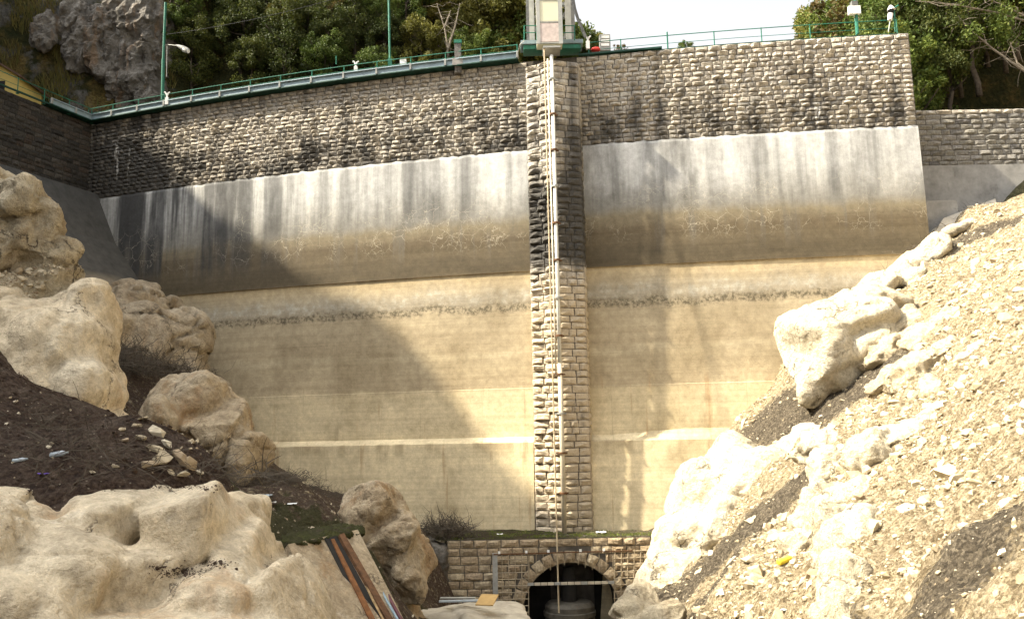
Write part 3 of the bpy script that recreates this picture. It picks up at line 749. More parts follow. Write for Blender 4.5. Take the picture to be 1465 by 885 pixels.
def build_terrain():
    xs = np.concatenate([np.arange(-46, -20, .6), np.arange(-20, 26, .2), np.arange(26, 62, .6)])
    ys = np.concatenate([np.arange(-14, 8, .5), np.arange(8, 52, .2), np.arange(52, 62, .6)])
    X, Y = np.meshgrid(xs, ys); xy = np.stack([X.ravel(), Y.ravel()], 1)
    Z = tps(xy)
    Z = np.array([z + relief(x, y, z) for (x, y), z in zip(xy, Z)])
    nx, ny = len(xs), len(ys)
    idx = np.arange(nx * ny).reshape(ny, nx)
    Fc = np.stack([idx[:-1, :-1], idx[:-1, 1:], idx[1:, 1:], idx[1:, :-1]], -1).reshape(-1, 4)
    V = np.column_stack([xy, Z])
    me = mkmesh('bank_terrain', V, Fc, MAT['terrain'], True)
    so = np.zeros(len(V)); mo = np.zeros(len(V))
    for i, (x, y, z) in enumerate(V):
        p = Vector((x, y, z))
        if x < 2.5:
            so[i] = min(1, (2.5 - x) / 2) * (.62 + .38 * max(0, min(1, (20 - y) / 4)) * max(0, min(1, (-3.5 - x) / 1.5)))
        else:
            for line, r, s in SOIL_DARK_BANDS:
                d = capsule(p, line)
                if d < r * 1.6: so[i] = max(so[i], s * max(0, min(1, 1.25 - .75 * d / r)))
        for line, r in MOSS:
            d = capsule(p, line)
            if d < r * 1.6: mo[i] = max(mo[i], max(0, min(1, 1.25 - .75 * d / r)))
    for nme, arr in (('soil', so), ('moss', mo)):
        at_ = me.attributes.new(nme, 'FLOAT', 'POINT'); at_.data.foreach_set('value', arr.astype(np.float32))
    return tag(link('bank_terrain', me), kind='structure'), V
terrain, TV = build_terrain()
g = MB().quad((-900, -900, -7), (900, -900, -7), (900, 900, -7), (-900, 900, -7)).build('valley_ground', MAT['ground']); tag(g, kind='structure')

# grassy ledge at the dam foot
def ledge():
    V = []; Fc = []; nx, ny = 60, 20
    for j in range(ny + 1):
        for i in range(nx + 1):
            x = -4.6 + 13.6 * i / nx; y = AY + .06 + 5.5 * j / ny
            z = .13 + .10 * noise.fractal((x * .9, y * .9, 0), 1, 2, 3) * min(1, j / 2) + .05 * j / ny
            if x > 7.2: z += (x - 7.2) * .55
            V.append((x, y, z))
    for j in range(ny):
        for i in range(nx):
            a = j * (nx + 1) + i; Fc.append((a, a + 1, a + nx + 2, a + nx + 1))
    me = mkmesh('grass_ledge', V, Fc, MAT['terrain'], True)
    so = me.attributes.new('soil', 'FLOAT', 'POINT'); so.data.foreach_set('value', [.9] * len(V))
    mo = me.attributes.new('moss', 'FLOAT', 'POINT'); mo.data.foreach_set('value', [.62 if v[0] < 6.5 else .1 for v in V])
    tag(link('grass_ledge', me), kind='structure')
    rs = random.Random(4); b = MB()
    for k in range(5200):
        x = rs.uniform(-3.4, 7.4); y = rs.uniform(46.4, 50.6)
        if noise.noise((x * .8, y * .8, 5)) < -.12: continue
        z = .12; h = rs.uniform(.04, .13); a = rs.uniform(0, 6.28); wd_ = .025
        dx, dy = math.cos(a) * wd_, math.sin(a) * wd_; lx, ly = rs.uniform(-.05, .05), rs.uniform(-.05, .05)
        n = len(b.v); b.v += [Vector((x - dx, y - dy, z)), Vector((x + dx, y + dy, z)), Vector((x + lx, y + ly, z + h))]; b.f.append((n, n + 1, n + 2))
    o = b.build('ledge_grass', MAT['grass']); tag(o, 'short green grass on the ledge at the dam foot', 'grass', kind='stuff')
ledge()

from mathutils.bvhtree import BVHTree
BV = BVHTree.FromPolygons([v.co for v in terrain.data.vertices], [tuple(p.vertices) for p in terrain.data.polygons])
def gnd(px, py, up=0.0, fallback=30.0):            # the spot on the banks seen at a photo position
    h_ = BV.ray_cast(Vector((0, 0, CZ)), ray(px, py).normalized())
    return (h_[0] if h_[0] is not None else at(px, py, fallback)) + Vector((0, 0, up))

# ------------------------------------------------------------------ hills: left gorge flank, wooded back slope, right slope
EDGE = [(140, 175), (203, 204), (270, 285), (345, 330), (420, 400), (560, 460), (640, 560), (700, 640), (770, 722)]
RX = -46.0
ridge = []
for q in EDGE:
    p, s = hit(*q, .2); k = (RX - p.x) / SUN_V.x
    ridge.append((p.y + SUN_V.y * k, p.z + SUN_V.z * k))
ridge.sort()
RYS = [r[0] for r in ridge]; RZS = [r[1] for r in ridge]
def smooth(t): t = max(0.0, min(1.0, t)); return t * t * (3 - 2 * t)
def ridge_z(y):
    if y < RYS[0]: return RZS[0] + min(6, (RYS[0] - y) * .10)
    if y > RYS[-1]: return RZS[-1] + (y - RYS[-1]) * 1.1
    return float(np.interp(y, RYS, RZS))
def hill_z(x, y):
    # gorge flank on the left
    t_ = (-35.0 - x) / 11.0
    a = 20 + (min(95, ridge_z(y)) - 20) * smooth(t_) + max(0, -46 - x) * -.15 if x < -33 else 0
    # slope behind the dam
    b = 22 + (min(20.0, max(0.0, 11 - x)) * 1.35 + max(0.0, -9 - x) * .5) * smooth((y - 62) / 17) + max(0, y - 78) * .25 if y > 60 else 0
    # cliff behind the left corner
    if y > 62 and x < -24: b += 13 * smooth((y - 66 - .25 * (x + 30)) / 3.5) * smooth((-25 - x) / 5)
    # slope on the right
    c = 20 + max(0, x - 21) * .85 + max(0, y - 58) * .30 if (y > 55 and x > 8) else 0
    return max(a, b, c)
def build_hill():
    V = []; Fc = []
    xs = np.concatenate([np.arange(-130, -50, 4.0), np.arange(-50, 20, 1.0), np.arange(20, 130, 3.0)]); ys = np.concatenate([np.arange(-60, 60, 1.6), np.arange(60, 90, .8), np.arange(90, 170, 4.0)])
    for y in ys:
        for x in xs:
            z = hill_z(x, y)
            if z > 0:
                inview = y > 60
                z += (1.6 if inview else .8) * noise.fractal((x * .16, y * .16, z * .1), 1, 2, 4)
                if x > -24 and y < 62: z = min(z, 24)
            else: z = -8
            V.append((x, y, z))
    nx = len(xs)
    for j in range(len(ys) - 1):
        for i in range(nx - 1):
            a = j * nx + i; q = (a, a + 1, a + nx + 1, a + nx)
            if max(V[k][2] for k in q) > -7: Fc.append(q)
    tag(link('hillside', mkmesh('hillside', V, Fc, MAT['hill'], False)), kind='structure')
    return BVHTree.FromPolygons(V, Fc)
HBV = build_hill()
def hgnd(px, py): return HBV.ray_cast(Vector((0, 0, CZ)), ray(px, py).normalized())[0]
def hz(x, y): return hill_z(x, y) + 1.6 * noise.fractal((x * .16, y * .16, hill_z(x, y) * .1), 1, 2, 4)

# ------------------------------------------------------------------ rock bodies: many lobes fused, smoothed and weathered
def fuse(name, lumps, voxel, sm, disp, mat, parent=None, flat=False, chop=(9, .62, .88)):
    bm = bmesh.new(); rs = random.Random(name + str(len(lumps)))
    for c, r, rz, k in lumps:
        c = Vector(c); r = (r, r, r) if isinstance(r, (int, float)) else r
        M = Matrix.Translation(c) @ (Matrix.Rotation(rz[2], 4, 'Z') @ Matrix.Rotation(rz[1], 4, 'Y') @ Matrix.Rotation(rz[0], 4, 'X') if isinstance(rz, tuple) else Matrix.Rotation(rz, 4, 'Z'))
        t_ = bmesh.ops.create_icosphere(bm, subdivisions=4, radius=1.0)['verts']
        for v in t_:
            x, y, z = v.co; L = (abs(x) ** k + abs(y) ** k + abs(z) ** k) ** (1 / k)
            v.co = Vector((x / L, y / L, z / L))
        for _ in range(chop[0]):                                  # split faces
            nn = Vector((rs.gauss(0, 1), rs.gauss(0, 1), rs.gauss(0, 1))).normalized(); dd = rs.uniform(chop[1], chop[2])
            for v in t_:
                e = v.co.dot(nn) - dd
                if e > 0: v.co -= nn * e * .92
        for v in t_: v.co = M @ Vector((v.co.x * r[0] * 1.12, v.co.y * r[1] * 1.12, v.co.z * r[2] * 1.12))
    me = bpy.data.meshes.new(name); bm.to_mesh(me); bm.free()
    o = bpy.data.objects.new(name, me); COL.objects.link(o)
    m = o.modifiers.new('r', 'REMESH'); m.mode = 'VOXEL'; m.voxel_size = voxel
    if sm: m = o.modifiers.new('s', 'SMOOTH'); m.factor = .5; m.iterations = sm
    dg = bpy.context.evaluated_depsgraph_get()
    nm = bpy.data.meshes.new_from_object(o.evaluated_get(dg))
    bpy.data.objects.remove(o); bpy.data.meshes.remove(me)
    n = len(nm.vertices); co = np.empty(n * 3, np.float32); no = np.empty(n * 3, np.float32)
    nm.vertices.foreach_get('co', co); nm.vertices.foreach_get('normal', no)
    co = co.reshape(-1, 3); no = no.reshape(-1, 3); d = np.zeros(n, np.float32)
    for mode, sc, amp in disp:
        sx, sy, sz = sc if isinstance(sc, tuple) else (sc, sc, sc)
        for i in range(n):
            p = Vector((co[i, 0] * sx, co[i, 1] * sy, co[i, 2] * sz))
            if mode == 'f': d[i] += amp * noise.fractal(p, 1.0, 2.0, 5)
            elif mode == 'r': d[i] += amp * (noise.ridged_multi_fractal(p, 1.0, 2.0, 4, 1.0, 2.0) - 1.0)
            elif mode == 'c': d[i] += amp * (noise.voronoi(p)[0][0] - .45)            # scalloped hollows
            elif mode == 'j':                                                       # narrow wandering fractures
                q = p + noise.noise_vector(p * 1.7) * .45; vd = noise.voronoi(q)[0]; g_ = vd[1] - vd[0]
                if g_ < .07 and noise.noise(p * .6 + Vector((9, 3, 1))) > -.1: d[i] -= amp * (1 - g_ / .07)
            elif mode == 'b': d[i] -= amp * max(0, .16 - (lambda q: q[1] - q[0])(noise.voronoi(p)[0])) / .16   # joints
    co += no * d[:, None]
    nm.vertices.foreach_set('co', co.ravel()); nm.update()
    nm.materials.clear(); nm.materials.append(mat)
    nm.polygons.foreach_set('use_smooth', [not flat] * len(nm.polygons))
    nm.name = name
    return link(name, nm, parent)
def L(px, py, Y, r, rz=0.0, k=3.0): return (at(px, py, Y), r, rz, k)

# foreground scoured outcrop at the lower left
o = fuse('scoured_rock', [
    L(-95, 870, 10.4, (1.25, 1.5, 1.2), .2, 4), L(20, 728, 11.5, (.55, 1.0, .27), (0, .06, .25), 4), L(5, 765, 10.9, (.62, .8, .36), (0, .10, .2), 4),
    L(75, 835, 10.2, (.66, .9, .62), (0, .55, .2), 4), L(30, 890, 9.7, (.85, .9, .55), (0, .3, .1), 4),
    L(168, 752, 11.4, (.40, .85, .50), (0, -.08, -.1), 4.5), L(120, 790, 10.9, (.36, .8, .46), (0, .5, 0), 3.5), L(180, 852, 10.5, (.46, .7, .62), (0, .25, .2), 4),
    L(272, 748, 11.5, (.47, .9, .47), (0, .03, .05), 6), L(292, 868, 10.5, (.52, .7, .36), (0, .12, .2), 4), L(235, 815, 11.4, (.9, .8, .30), (0, .05, 0), 3),
    L(336, 772, 11.8, (.22, .9, .58), (0, -.42, 0), 4), L(362, 830, 11.5, (.33, 1.0, .72), (0, -.50, 0), 4), L(405, 875, 11.3, (.36, 1.0, .62), (0, -.45, 0), 4), L(330, 900, 10.9, (.5, .8, .6), (0, -.3, 0), 3.5),
    L(100, 965, 10.4, (2.4, 1.4, .8)), L(150, 742, 12.7, (2.0, 1.0, .36), 0, 5), L(330, 985, 11.4, (1.1, 1.2, .7))],
    .048, 5, (('f', .7, .07), ('c', (1.0, 1.0, .7), .10), ('f', 3.5, .018), ('j', (.6, .6, .45), .06)), MAT['rock'], chop=(7, .70, .93))
tag(o, 'big smooth scoured tan rock in rounded blocks at the lower left corner', 'rock')

ROCKA = BVHTree.FromPolygons([v.co for v in o.data.vertices], [tuple(p.vertices) for p in o.data.polygons])
def on_rock(px, py):
    h_ = ROCKA.ray_cast(Vector((0, 0, CZ)), ray(px, py).normalized()); return h_[0]
# left outcrop: broken conglomerate above, smooth scoured drape below
rs = random.Random(77)
lum = []
for (px, py) in ((5, 250), (30, 275), (65, 285), (82, 310), (20, 320), (60, 345), (95, 350), (30, 385), (75, 400), (110, 400), (10, 440), (60, 450), (120, 440), (-40, 260), (-40, 330), (-40, 420), (95, 460), (-110, 330), (-110, 420)):
    lum.append(L(px - 34, py + 8, 18.2 + rs.uniform(-.3, .5), (rs.uniform(.34, .52), rs.uniform(.5, .8), rs.uniform(.30, .46)), rs.uniform(0, 3), rs.uniform(2.6, 4)))
lum += [L(-60, 420, 20.0, (1.9, 1.5, 2.4), .2), L(-190, 430, 20, (2.5, 2, 3.0)), L(30, 470, 19.2, (1.1, 1.2, 1.2)), L(105, 450, 18.6, (.42, .8, .7)), L(70, 420, 18.8, (.6, .9, .9)), L(40, 440, 18.2, (.7, .8, .6)), L(95, 452, 18.2, (.45, .7, .6)), L(0, 440, 18.2, (.8, .8, .6)), L(20, 380, 18.6, (.8, .8, .7))]
o = fuse('conglomerate_outcrop', lum, .085, 1, (('r', 1.0, .14), ('f', 1.6, .18), ('f', 4.0, .10), ('c', 3.0, .14), ('f', 9.0, .04)), MAT['rubble'])
tag(o, 'broken crumbly tan outcrop rising at the left edge above smooth rock', 'rock outcrop')
lum = [L(20, 500, 17.6, (1.0, 1.2, .85), .3), L(-60, 490, 17.6, (1.3, 1.4, 1.1)), L(90, 520, 17.3, (.7, 1.1, 1.0), (0, .25, 0)), L(125, 500, 17.6, (.38, .8, 1.25), (0, .06, 0)), L(60, 580, 16.8, (.8, .8, .7), (0, .5, 0)), L(140, 560, 17.3, (.32, .7, .85), (0, -.08, 0)), L(110, 570, 16.7, (.45, .6, .7), (0, .3, 0)), L(40, 640, 17.2, (1.9, 1.0, .7)), L(120, 470, 18.2, (.5, .8, .6)), L(-20, 600, 18.0, (2.0, 1.4, 1.4)), L(40, 492, 17.2, (.7, .9, .55)), L(95, 478, 17.6, (.55, .8, .6)), L(138, 478, 17.9, (.22, .6, .5)), L(0, 540, 16.9, (.9, .9, .7))]
o = fuse('scoured_rock', lum, .07, 5, (('f', (.8, .8, .5), .14), ('c', (1.3, 1.3, .45), .20), ('c', (2.8, 2.8, 1.0), .05), ('f', 3.5, .03), ('j', (.6, .6, .4), .06)), MAT['rock'], chop=(4, .78, .95))
tag(o, 'smooth fluted tan rock draped below the crumbly outcrop at the left', 'rock')

# shaded ledge rock under the left corner of the dam
lum = [L(170, 465, 50, (2.4, 3, 1.9), .3), L(240, 478, 51, (1.6, 2.2, 1.3), .1), L(215, 500, 49, (2.6, 2.4, 2.3), .2), L(268, 505, 51, (1.3, 2.2, 2.1), (0, .2, 0)), L(275, 555, 50, (1.4, 2, 2.0), (0, .15, 0)), L(140, 520, 48, (3, 2.5, 2.5)), L(190, 418, 53, (2.2, 2, .7)), L(246, 435, 54.5, (.6, 1.2, .6)), L(230, 600, 49, (3.4, 2, 2.4)), L(100, 470, 49, (2.6, 3, 2.4))]
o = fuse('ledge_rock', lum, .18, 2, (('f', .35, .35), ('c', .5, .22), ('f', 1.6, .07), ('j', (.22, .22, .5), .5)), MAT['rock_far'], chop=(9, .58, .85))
tag(o, 'shaded jointed rock mass under the left corner of the dam', 'rock')

# cliff behind the left corner
cl_ = []
for x, y, rx, rz_, a in ((150, 35, 2.3, 3.0, .2), (110, 40, 1.6, 2.2, .3), (120, 75, 1.4, 2.0, .2), (228, 70, 1.2, 2.6, 0), (195, 60, 1.9, 3.2, .15), (213, 108, 1.2, 2.6, .1), (170, 100, 2.0, 2.6, .2), (140, 80, 1.5, 2.4, .2), (190, 138, 2.0, 1.6, 0), (70, 45, 1.0, 1.6, .3)):
    h_ = hgnd(x, y)
    if h_ is not None: cl_.append((h_ + Vector((0, 1.0, 0)), (rx, 2.2, rz_), (0, a, 0), 4))
o = fuse('cliff', cl_, .20, 0, (('r', (.45, .45, .22), .5), ('f', (1.3, 1.3, .6), .5), ('c', (1.6, 1.6, .7), .35), ('f', 4, .12)), MAT['cliff'], flat=True)
tag(o, 'craggy grey cliff face rising behind the left corner of the dam', 'cliff')

# boulders
o = fuse('boulder', [L(275, 600, 33, (1.45, 1.8, 1.55), (0, .45, 0)), L(310, 630, 32.6, (1.35, 1.7, 1.45), (0, .7, 0)), L(345, 655, 32.4, (.95, 1.3, 1.05), (0, .6, 0)), L(250, 580, 33.4, (1.1, 1.2, 1.0)), L(300, 680, 33, (1.9, 1.4, .8))],
         .085, 4, (('f', .5, .16), ('c', .8, .20), ('c', 2.0, .07), ('f', 2.5, .07), ('j', (.45, .45, .6), .16)), MAT['boulder'])
tag(o, 'large pitted tan boulder leaning by the dam at the left', 'boulder')
o = fuse('boulder', [L(232, 610, 31.2, (.70, .9, 1.05), 0, 2.4), L(236, 660, 31.2, (.75, .9, .9), 0, 2.4)], .07, 5, (('f', .7, .14), ('f', 3.5, .03)), MAT['boulder'])
tag(o, 'smooth dome shaped boulder in front of the large pitted boulder', 'boulder')
o = fuse('boulder', [L(535, 735, 36, (1.15, 1.3, 1.1), 0, 3.2), L(565, 775, 36, (1.15, 1.3, 1.3), (0, .15, 0), 3.2), L(580, 820, 36, (.95, 1.2, 1.3), (0, .1, 0), 3.2), L(530, 800, 36.2, (1.1, 1.1, 1.3)), L(555, 880, 36.4, (1.5, 1.2, 1.2))],
         .075, 2, (('f', .5, .14), ('c', .9, .42), ('c', 2.2, .08), ('f', 3.2, .06), ('j', .6, .10)), MAT['boulder'])
tag(o, 'upright hollowed tan boulder standing left of the arch wall', 'boulder')
o = fuse('rock_buttress', [(Vector((-4.35, 46.6, -1.6)), (.75, .9, 1.9), 0, 3.5), (Vector((-4.2, 46.0, -3.6)), (.9, .9, 1.6), 0, 3)], .09, 1, (('f', .9, .2), ('c', 1.8, .2), ('f', 4, .07)), MAT['greyrock'])
tag(o, 'rough grey rock wedged against the left end of the arch wall', 'rock')

# bleached rocks on the right bank
o = fuse('bleached_boulder', [L(1195, 470, 42, (2.3, 2.4, 1.9), (0, -.5, 0)), L(1235, 445, 43, (1.8, 2, 1.3), (0, -.5, 0)), L(1260, 480, 41.5, (1.5, 1.8, 1.5), (0, -.6, 0)), L(1165, 510, 41.6, (1.35, 2.0, 1.9), (0, -.15, 0)), L(1230, 520, 41.5, (1.9, 2.0, 1.4), (0, -.6, 0)), L(1160, 550, 41, (.62, 1.2, .95), (0, .2, 0), 2.5), L(1185, 540, 41.2, (1.0, 1.4, .9), (0, -.2, 0))],
         .11, 3, (('f', .4, .18), ('c', .5, .26), ('f', 2.2, .06), ('j', (.3, .3, .45), .22)), MAT['rock_white'], chop=(8, .62, .88))
tag(o, 'huge bleached white boulder jutting from the right bank against the dam', 'boulder')
lum = [L(945, 835, 38, (.8, 1.6, 1.5), (0, .4, 0)), L(975, 780, 39.5, (1.3, 1.8, 1.7), (0, .35, 0)), L(1005, 720, 41.5, (1.3, 1.8, 1.7), (0, .4, 0)), L(1045, 665, 43, (1.2, 1.6, 1.4), (0, .5, 0)), L(1020, 700, 41, (1.3, 1.6, 1.3), (0, -.2, 0)), L(1055, 690, 40.5, (1.5, 1.6, 1.3), (0, -.6, 0)), L(1000, 765, 39.5, (1.4, 1.6, 1.3), (0, -.3, 0)), L(970, 815, 38, (1.1, 1.4, 1.2)), L(1030, 760, 38.5, (1.7, 1.6, 1.1), (0, -.75, 0)), L(1085, 700, 39, (1.8, 1.6, 1.2), (0, -.75, 0)), L(1140, 655, 39, (1.3, 1.5, .95), (0, -.7, 0)), L(1158, 628, 39, (.65, 1.2, .85), (0, .1, 0), 2.5), L(1115, 660, 39.6, (.8, 1.2, .9), (0, .2, 0), 2.5), L(1072, 668, 41, (.9, 1.3, .8), 0, 2.5), L(990, 830, 37, (1.2, 1.2, .9), (0, -.7, 0))]
o = fuse('bleached_rock', lum, .11, 6, (('f', .4, .2), ('c', (.5, .5, .3), .26), ('c', 1.8, .05), ('f', 3, .06), ('j', (.35, .35, .3), .2)), MAT['rock_white'])
tag(o, 'long bleached white rock face at the foot of the right bank', 'rock')
def G(px, py, r, rz=0.0, k=3.0, sink=.25): return (gnd(px, py) + Vector((0, 0, -r[2] * sink)), r, rz, k)
lum = [G(1170, 640, (.8, .9, .8), (0, .2, 0)), G(1195, 670, (.7, .9, .8), (0, .2, 0)), G(1185, 710, (.75, .9, .9), (0, .2, 0)), G(1195, 745, (.7, .9, .8)), G(1205, 780, (.65, .9, .75), (0, .2, 0)), G(1215, 820, (.5, .8, .6)), G(1205, 855, (.45, .7, .45)), G(1195, 880, (.5, .7, .45)),
       G(1240, 640, (1.0, .9, .5), (0, -.4, 0)), G(1275, 625, (1.1, .8, .4), (0, -.5, 0)), G(1310, 608, (1.2, .8, .3), (0, -.5, 0)), G(1160, 745, (.5, .7, .45), (0, -.5, 0)), G(1140, 775, (.4, .6, .4)), G(1230, 700, (.6, .8, .45)), G(1235, 745, (.5, .7, .4))]
o = fuse('bedrock_rib', lum, .08, 1, (('f', .9, .20), ('c', 1.5, .14), ('r', 1.0, .10), ('f', 4, .06)), MAT['rock_white'])
tag(o, 'cream bedrock rib running down the middle of the right scree slope', 'rock')
lum = [(Vector(hit(px, py, 1.2)[0]) + Vector((.2, -.3, -.25)), (1.0, 1.3, .7), (0, -.7, 0), 3) for px, py in ((1325, 352), (1300, 372), (1278, 392), (1255, 402), (1232, 412))] + [G(1345, 335, (1.0, 1.2, .5), (0, -.5, 0)), G(1300, 395, (.9, 1.1, .5), (0, -.7, 0)), G(1265, 415, (.9, 1.1, .5), (0, -.7, 0)), G(1370, 325, (.9, 1.0, .4), (0, -.4, 0))]
o = fuse('bedrock_strip', lum, .1, 2, (('f', .5, .16), ('c', .8, .14), ('f', 3, .05)), MAT['rock_white'])
tag(o, 'smooth pale bedrock strip along the right foot of the dam', 'rock')
lum = [G(px, py, (rx, rx, rx * .5), (0, -.6, 0), 3, .35) for px, py, rx in ((1290, 460, 1.1), (1320, 480, .9), (1275, 500, 1.3), (1310, 530, 1.2), (1270, 545, 1.0), (1345, 505, .8), (1350, 450, .7), (1330, 555, .7))]
o = fuse('bedrock_patch', lum, .09, 0, (('f', .9, .22), ('r', .9, .16), ('c', 1.6, .2), ('f', 4, .07)), MAT['rubble'])
tag(o, 'broken cream bedrock just right of the huge white boulder', 'rock')
lum = [L(905, 868, 31, (.9, 1.0, .55), (0, -.35, 0), 4), L(930, 900, 30, (1.2, 1.0, .6), (0, -.3, 0), 4)]
o = fuse('stone_block', lum, .07, 1, (('f', 1.0, .12), ('r', 1.2, .07), ('f', 5, .03)), MAT['rubble'])
tag(o, 'flat topped tan block at the toe of the right bank beside the arch', 'rock')

# ================================================================== OBJECTS
# ------------------------------------------------------------------ loose stones
def hull_variants(name, mat, n, seed, pts=15):
    rs = random.Random(seed); out = []
    for k in range(n):
        bm = bmesh.new(); e = (rs.uniform(.75, 1.1), rs.uniform(.6, .95), rs.uniform(.42, .75))
        for i in range(pts):
            p = Vector((rs.gauss(0, 1), rs.gauss(0, 1), rs.gauss(0, 1))).normalized() * rs.uniform(.8, 1.05)
            bm.verts.new((p.x * e[0] * .5, p.y * e[1] * .5, p.z * e[2] * .5))
        r_ = bmesh.ops.convex_hull(bm, input=bm.verts[:])
        bmesh.ops.delete(bm, geom=[g_ for g_ in r_['geom_interior'] if isinstance(g_, bmesh.types.BMVert)], context='VERTS')
        me = bpy.data.meshes.new(name); bm.to_mesh(me); bm.free(); me.materials.append(mat); out.append(me)
    return out
HULL = hull_variants('loose_stone', MAT['loose'], 16, 3) + hull_variants('loose_stone', MAT['loose'], 12, 5, 8)
HULL2 = hull_variants('loose_stone', MAT['loose_left'], 12, 8)
def joined(name, items, mat, variants):
    """items (variant index, location, euler matrix, size): one mesh of many small pieces"""
    base = []
    for me in variants:
        co = np.array([v.co for v in me.vertices]); base.append((co, [tuple(p.vertices) for p in me.polygons]))
    V = []; Fc = []; n = 0
    for k, loc, M, sz in items:
        co, fs = base[k]; q = co @ np.array(M).T * sz + np.array(loc)
        V.append(q); Fc += [tuple(n + i for i in f) for f in fs]; n += len(q)
    return link(name, mkmesh(name, np.concatenate(V), Fc, mat))
def rot(rs): return Matrix.Rotation(rs.uniform(0, 6.28), 3, 'Z') @ Matrix.Rotation(rs.gauss(0, .5), 3, 'X') @ Matrix.Rotation(rs.gauss(0, .5), 3, 'Y')
def tz(xs, ys):
    z = tps(np.column_stack([xs, ys])); return np.array([a + relief(x, y, a) for x, y, a in zip(xs, ys, z)])
def soil_dark_at(p):
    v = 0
    for line, r, s in SOIL_DARK_BANDS:
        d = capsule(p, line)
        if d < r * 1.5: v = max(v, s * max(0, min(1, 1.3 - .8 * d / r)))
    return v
def scree():
    rs = random.Random(100); N = 76000
    xs = np.array([rs.uniform(3.5, 27) for _ in range(N)]); ys = np.array([rs.uniform(11, 49) for _ in range(N)])
    zs = tz(xs, ys); items = []
    for x, y, z in zip(xs, ys, zs):
        if z < -5.2 or x > y * .60 + 1.5: continue
        sl = soil_dark_at(Vector((x, y, z)))
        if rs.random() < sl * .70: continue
        cl = noise.noise((x * .45, y * .45, 2.0))
        if rs.random() > .70 + .6 * cl: continue
        sz = min(.8, .050 / (rs.random() ** .60 + .035)) * (1 + .4 * cl) * (.75 if sl > .3 else 1)
        items.append((rs.randrange(16) if sz > .12 else 16 + rs.randrange(12), (x, y, z - sz * (.04 if sz > .15 else -.04)), rot(rs), sz))
    items.sort(key=lambda t_: -t_[3] / t_[1][1])
    for k, loc, M, sz in items[:280]:
        o = link('loose_stone', HULL[k], None, loc, M.to_euler(), (sz, sz, sz))
        ppx = 732.5 + F * loc[0] / loc[1]; ppy = 630 - (loc[2] - CZ) / loc[1] * F
        size_ = 'large' if sz > .55 else 'fist sized' if sz < .25 else 'medium'
        zone_ = 'near the lower right corner' if ppx > 1280 and ppy > 720 else 'at the right edge of the scree' if ppx > 1380 else 'below the cream bedrock rib' if ppy > 760 else 'beside the cream bedrock rib' if ppx < 1280 and ppy > 600 else 'high on the scree near the white boulder' if ppy < 560 else 'in the middle of the right scree'
        tag(o, size_ + ' angular cream stone ' + zone_, 'stone', 'loose stones on the right scree slope')
    o = joined('scree_rubble', items[280:], MAT['loose'], HULL); tag(o, 'small broken cream rubble covering the right bank', 'rubble', kind='stuff')
    # rubble packed on the left outcrop and stones on the dark soil
    it = []
    for k in range(9000):
        x = rs.uniform(-15, -2.5); y = rs.uniform(9, 40)
        it.append((x, y))
    a = np.array(it); z = tz(a[:, 0], a[:, 1]); st = []
    for (x, y), zz in zip(it, z):
        if rs.random() > .35 + .9 * noise.noise((x * .5, y * .5, 9)): continue
        sz = min(.30, .026 / (rs.random() ** .6 + .07)); st.append((rs.randrange(12), (x, y, zz + sz * .08), rot(rs), sz))
    st.sort(key=lambda t_: -t_[3] / t_[1][1])
    for k, loc, M, sz in st[:60]:
        o = link('loose_stone', HULL2[k], None, loc, M.to_euler(), (sz, sz, sz))
        tag(o, 'dull cream stone lying on the dark soil of the left bank', 'stone', 'loose stones on the left bank soil')
    o = joined('soil_stones', st[60:], MAT['loose_left'], HULL2); tag(o, 'small stones scattered over the dark soil of the left bank', 'rubble', kind='stuff')
scree()
def clods():
    rs = random.Random(61); n = 9000
    xs = np.array([rs.uniform(-13, -3.5) for _ in range(n)]); ys = np.array([rs.uniform(9, 21) for _ in range(n)]); zs = tz(xs, ys)
    it = [(16 + rs.randrange(12), (x, y, z), rot(rs), min(.2, .03 / (rs.random() ** .6 + .12))) for x, y, z in zip(xs, ys, zs)]
    o = joined('soil_clods', it, MAT['clod'], HULL); tag(o, 'crumbs and clods of dark soil on the left bank', 'soil', kind='stuff')
MAT['clod'] = loose('dark_soil_clods', [(.034, .021, .014), (.075, .049, .034), (.05, .034, .024), (.11, .08, .058)])
clods()
def ledge_soil():
    rs = random.Random(7); it = []; st = []
    for cx, cy, sx, sy, n in ((262, 818, 30, 7, 420), (310, 806, 22, 4, 150), (225, 812, 10, 4, 90), (60, 703, 26, 4, 120), (230, 694, 40, 4, 300), (290, 697, 30, 4, 200), (140, 697, 40, 4, 200)):
        for _ in range(n):
            p = on_rock(rs.gauss(cx, sx * .6), rs.gauss(cy, sy * .7))
            if p is None: continue
            sz = min(.10, .012 / (rs.random() ** .6 + .10)); it.append((16 + rs.randrange(12), p, rot(rs), sz))
    o = joined('ledge_soil', it, MAT['clod'], HULL); tag(o, 'dark soil crumbs caught on the ledges of the foreground rock', 'soil', kind='stuff')
ledge_soil()
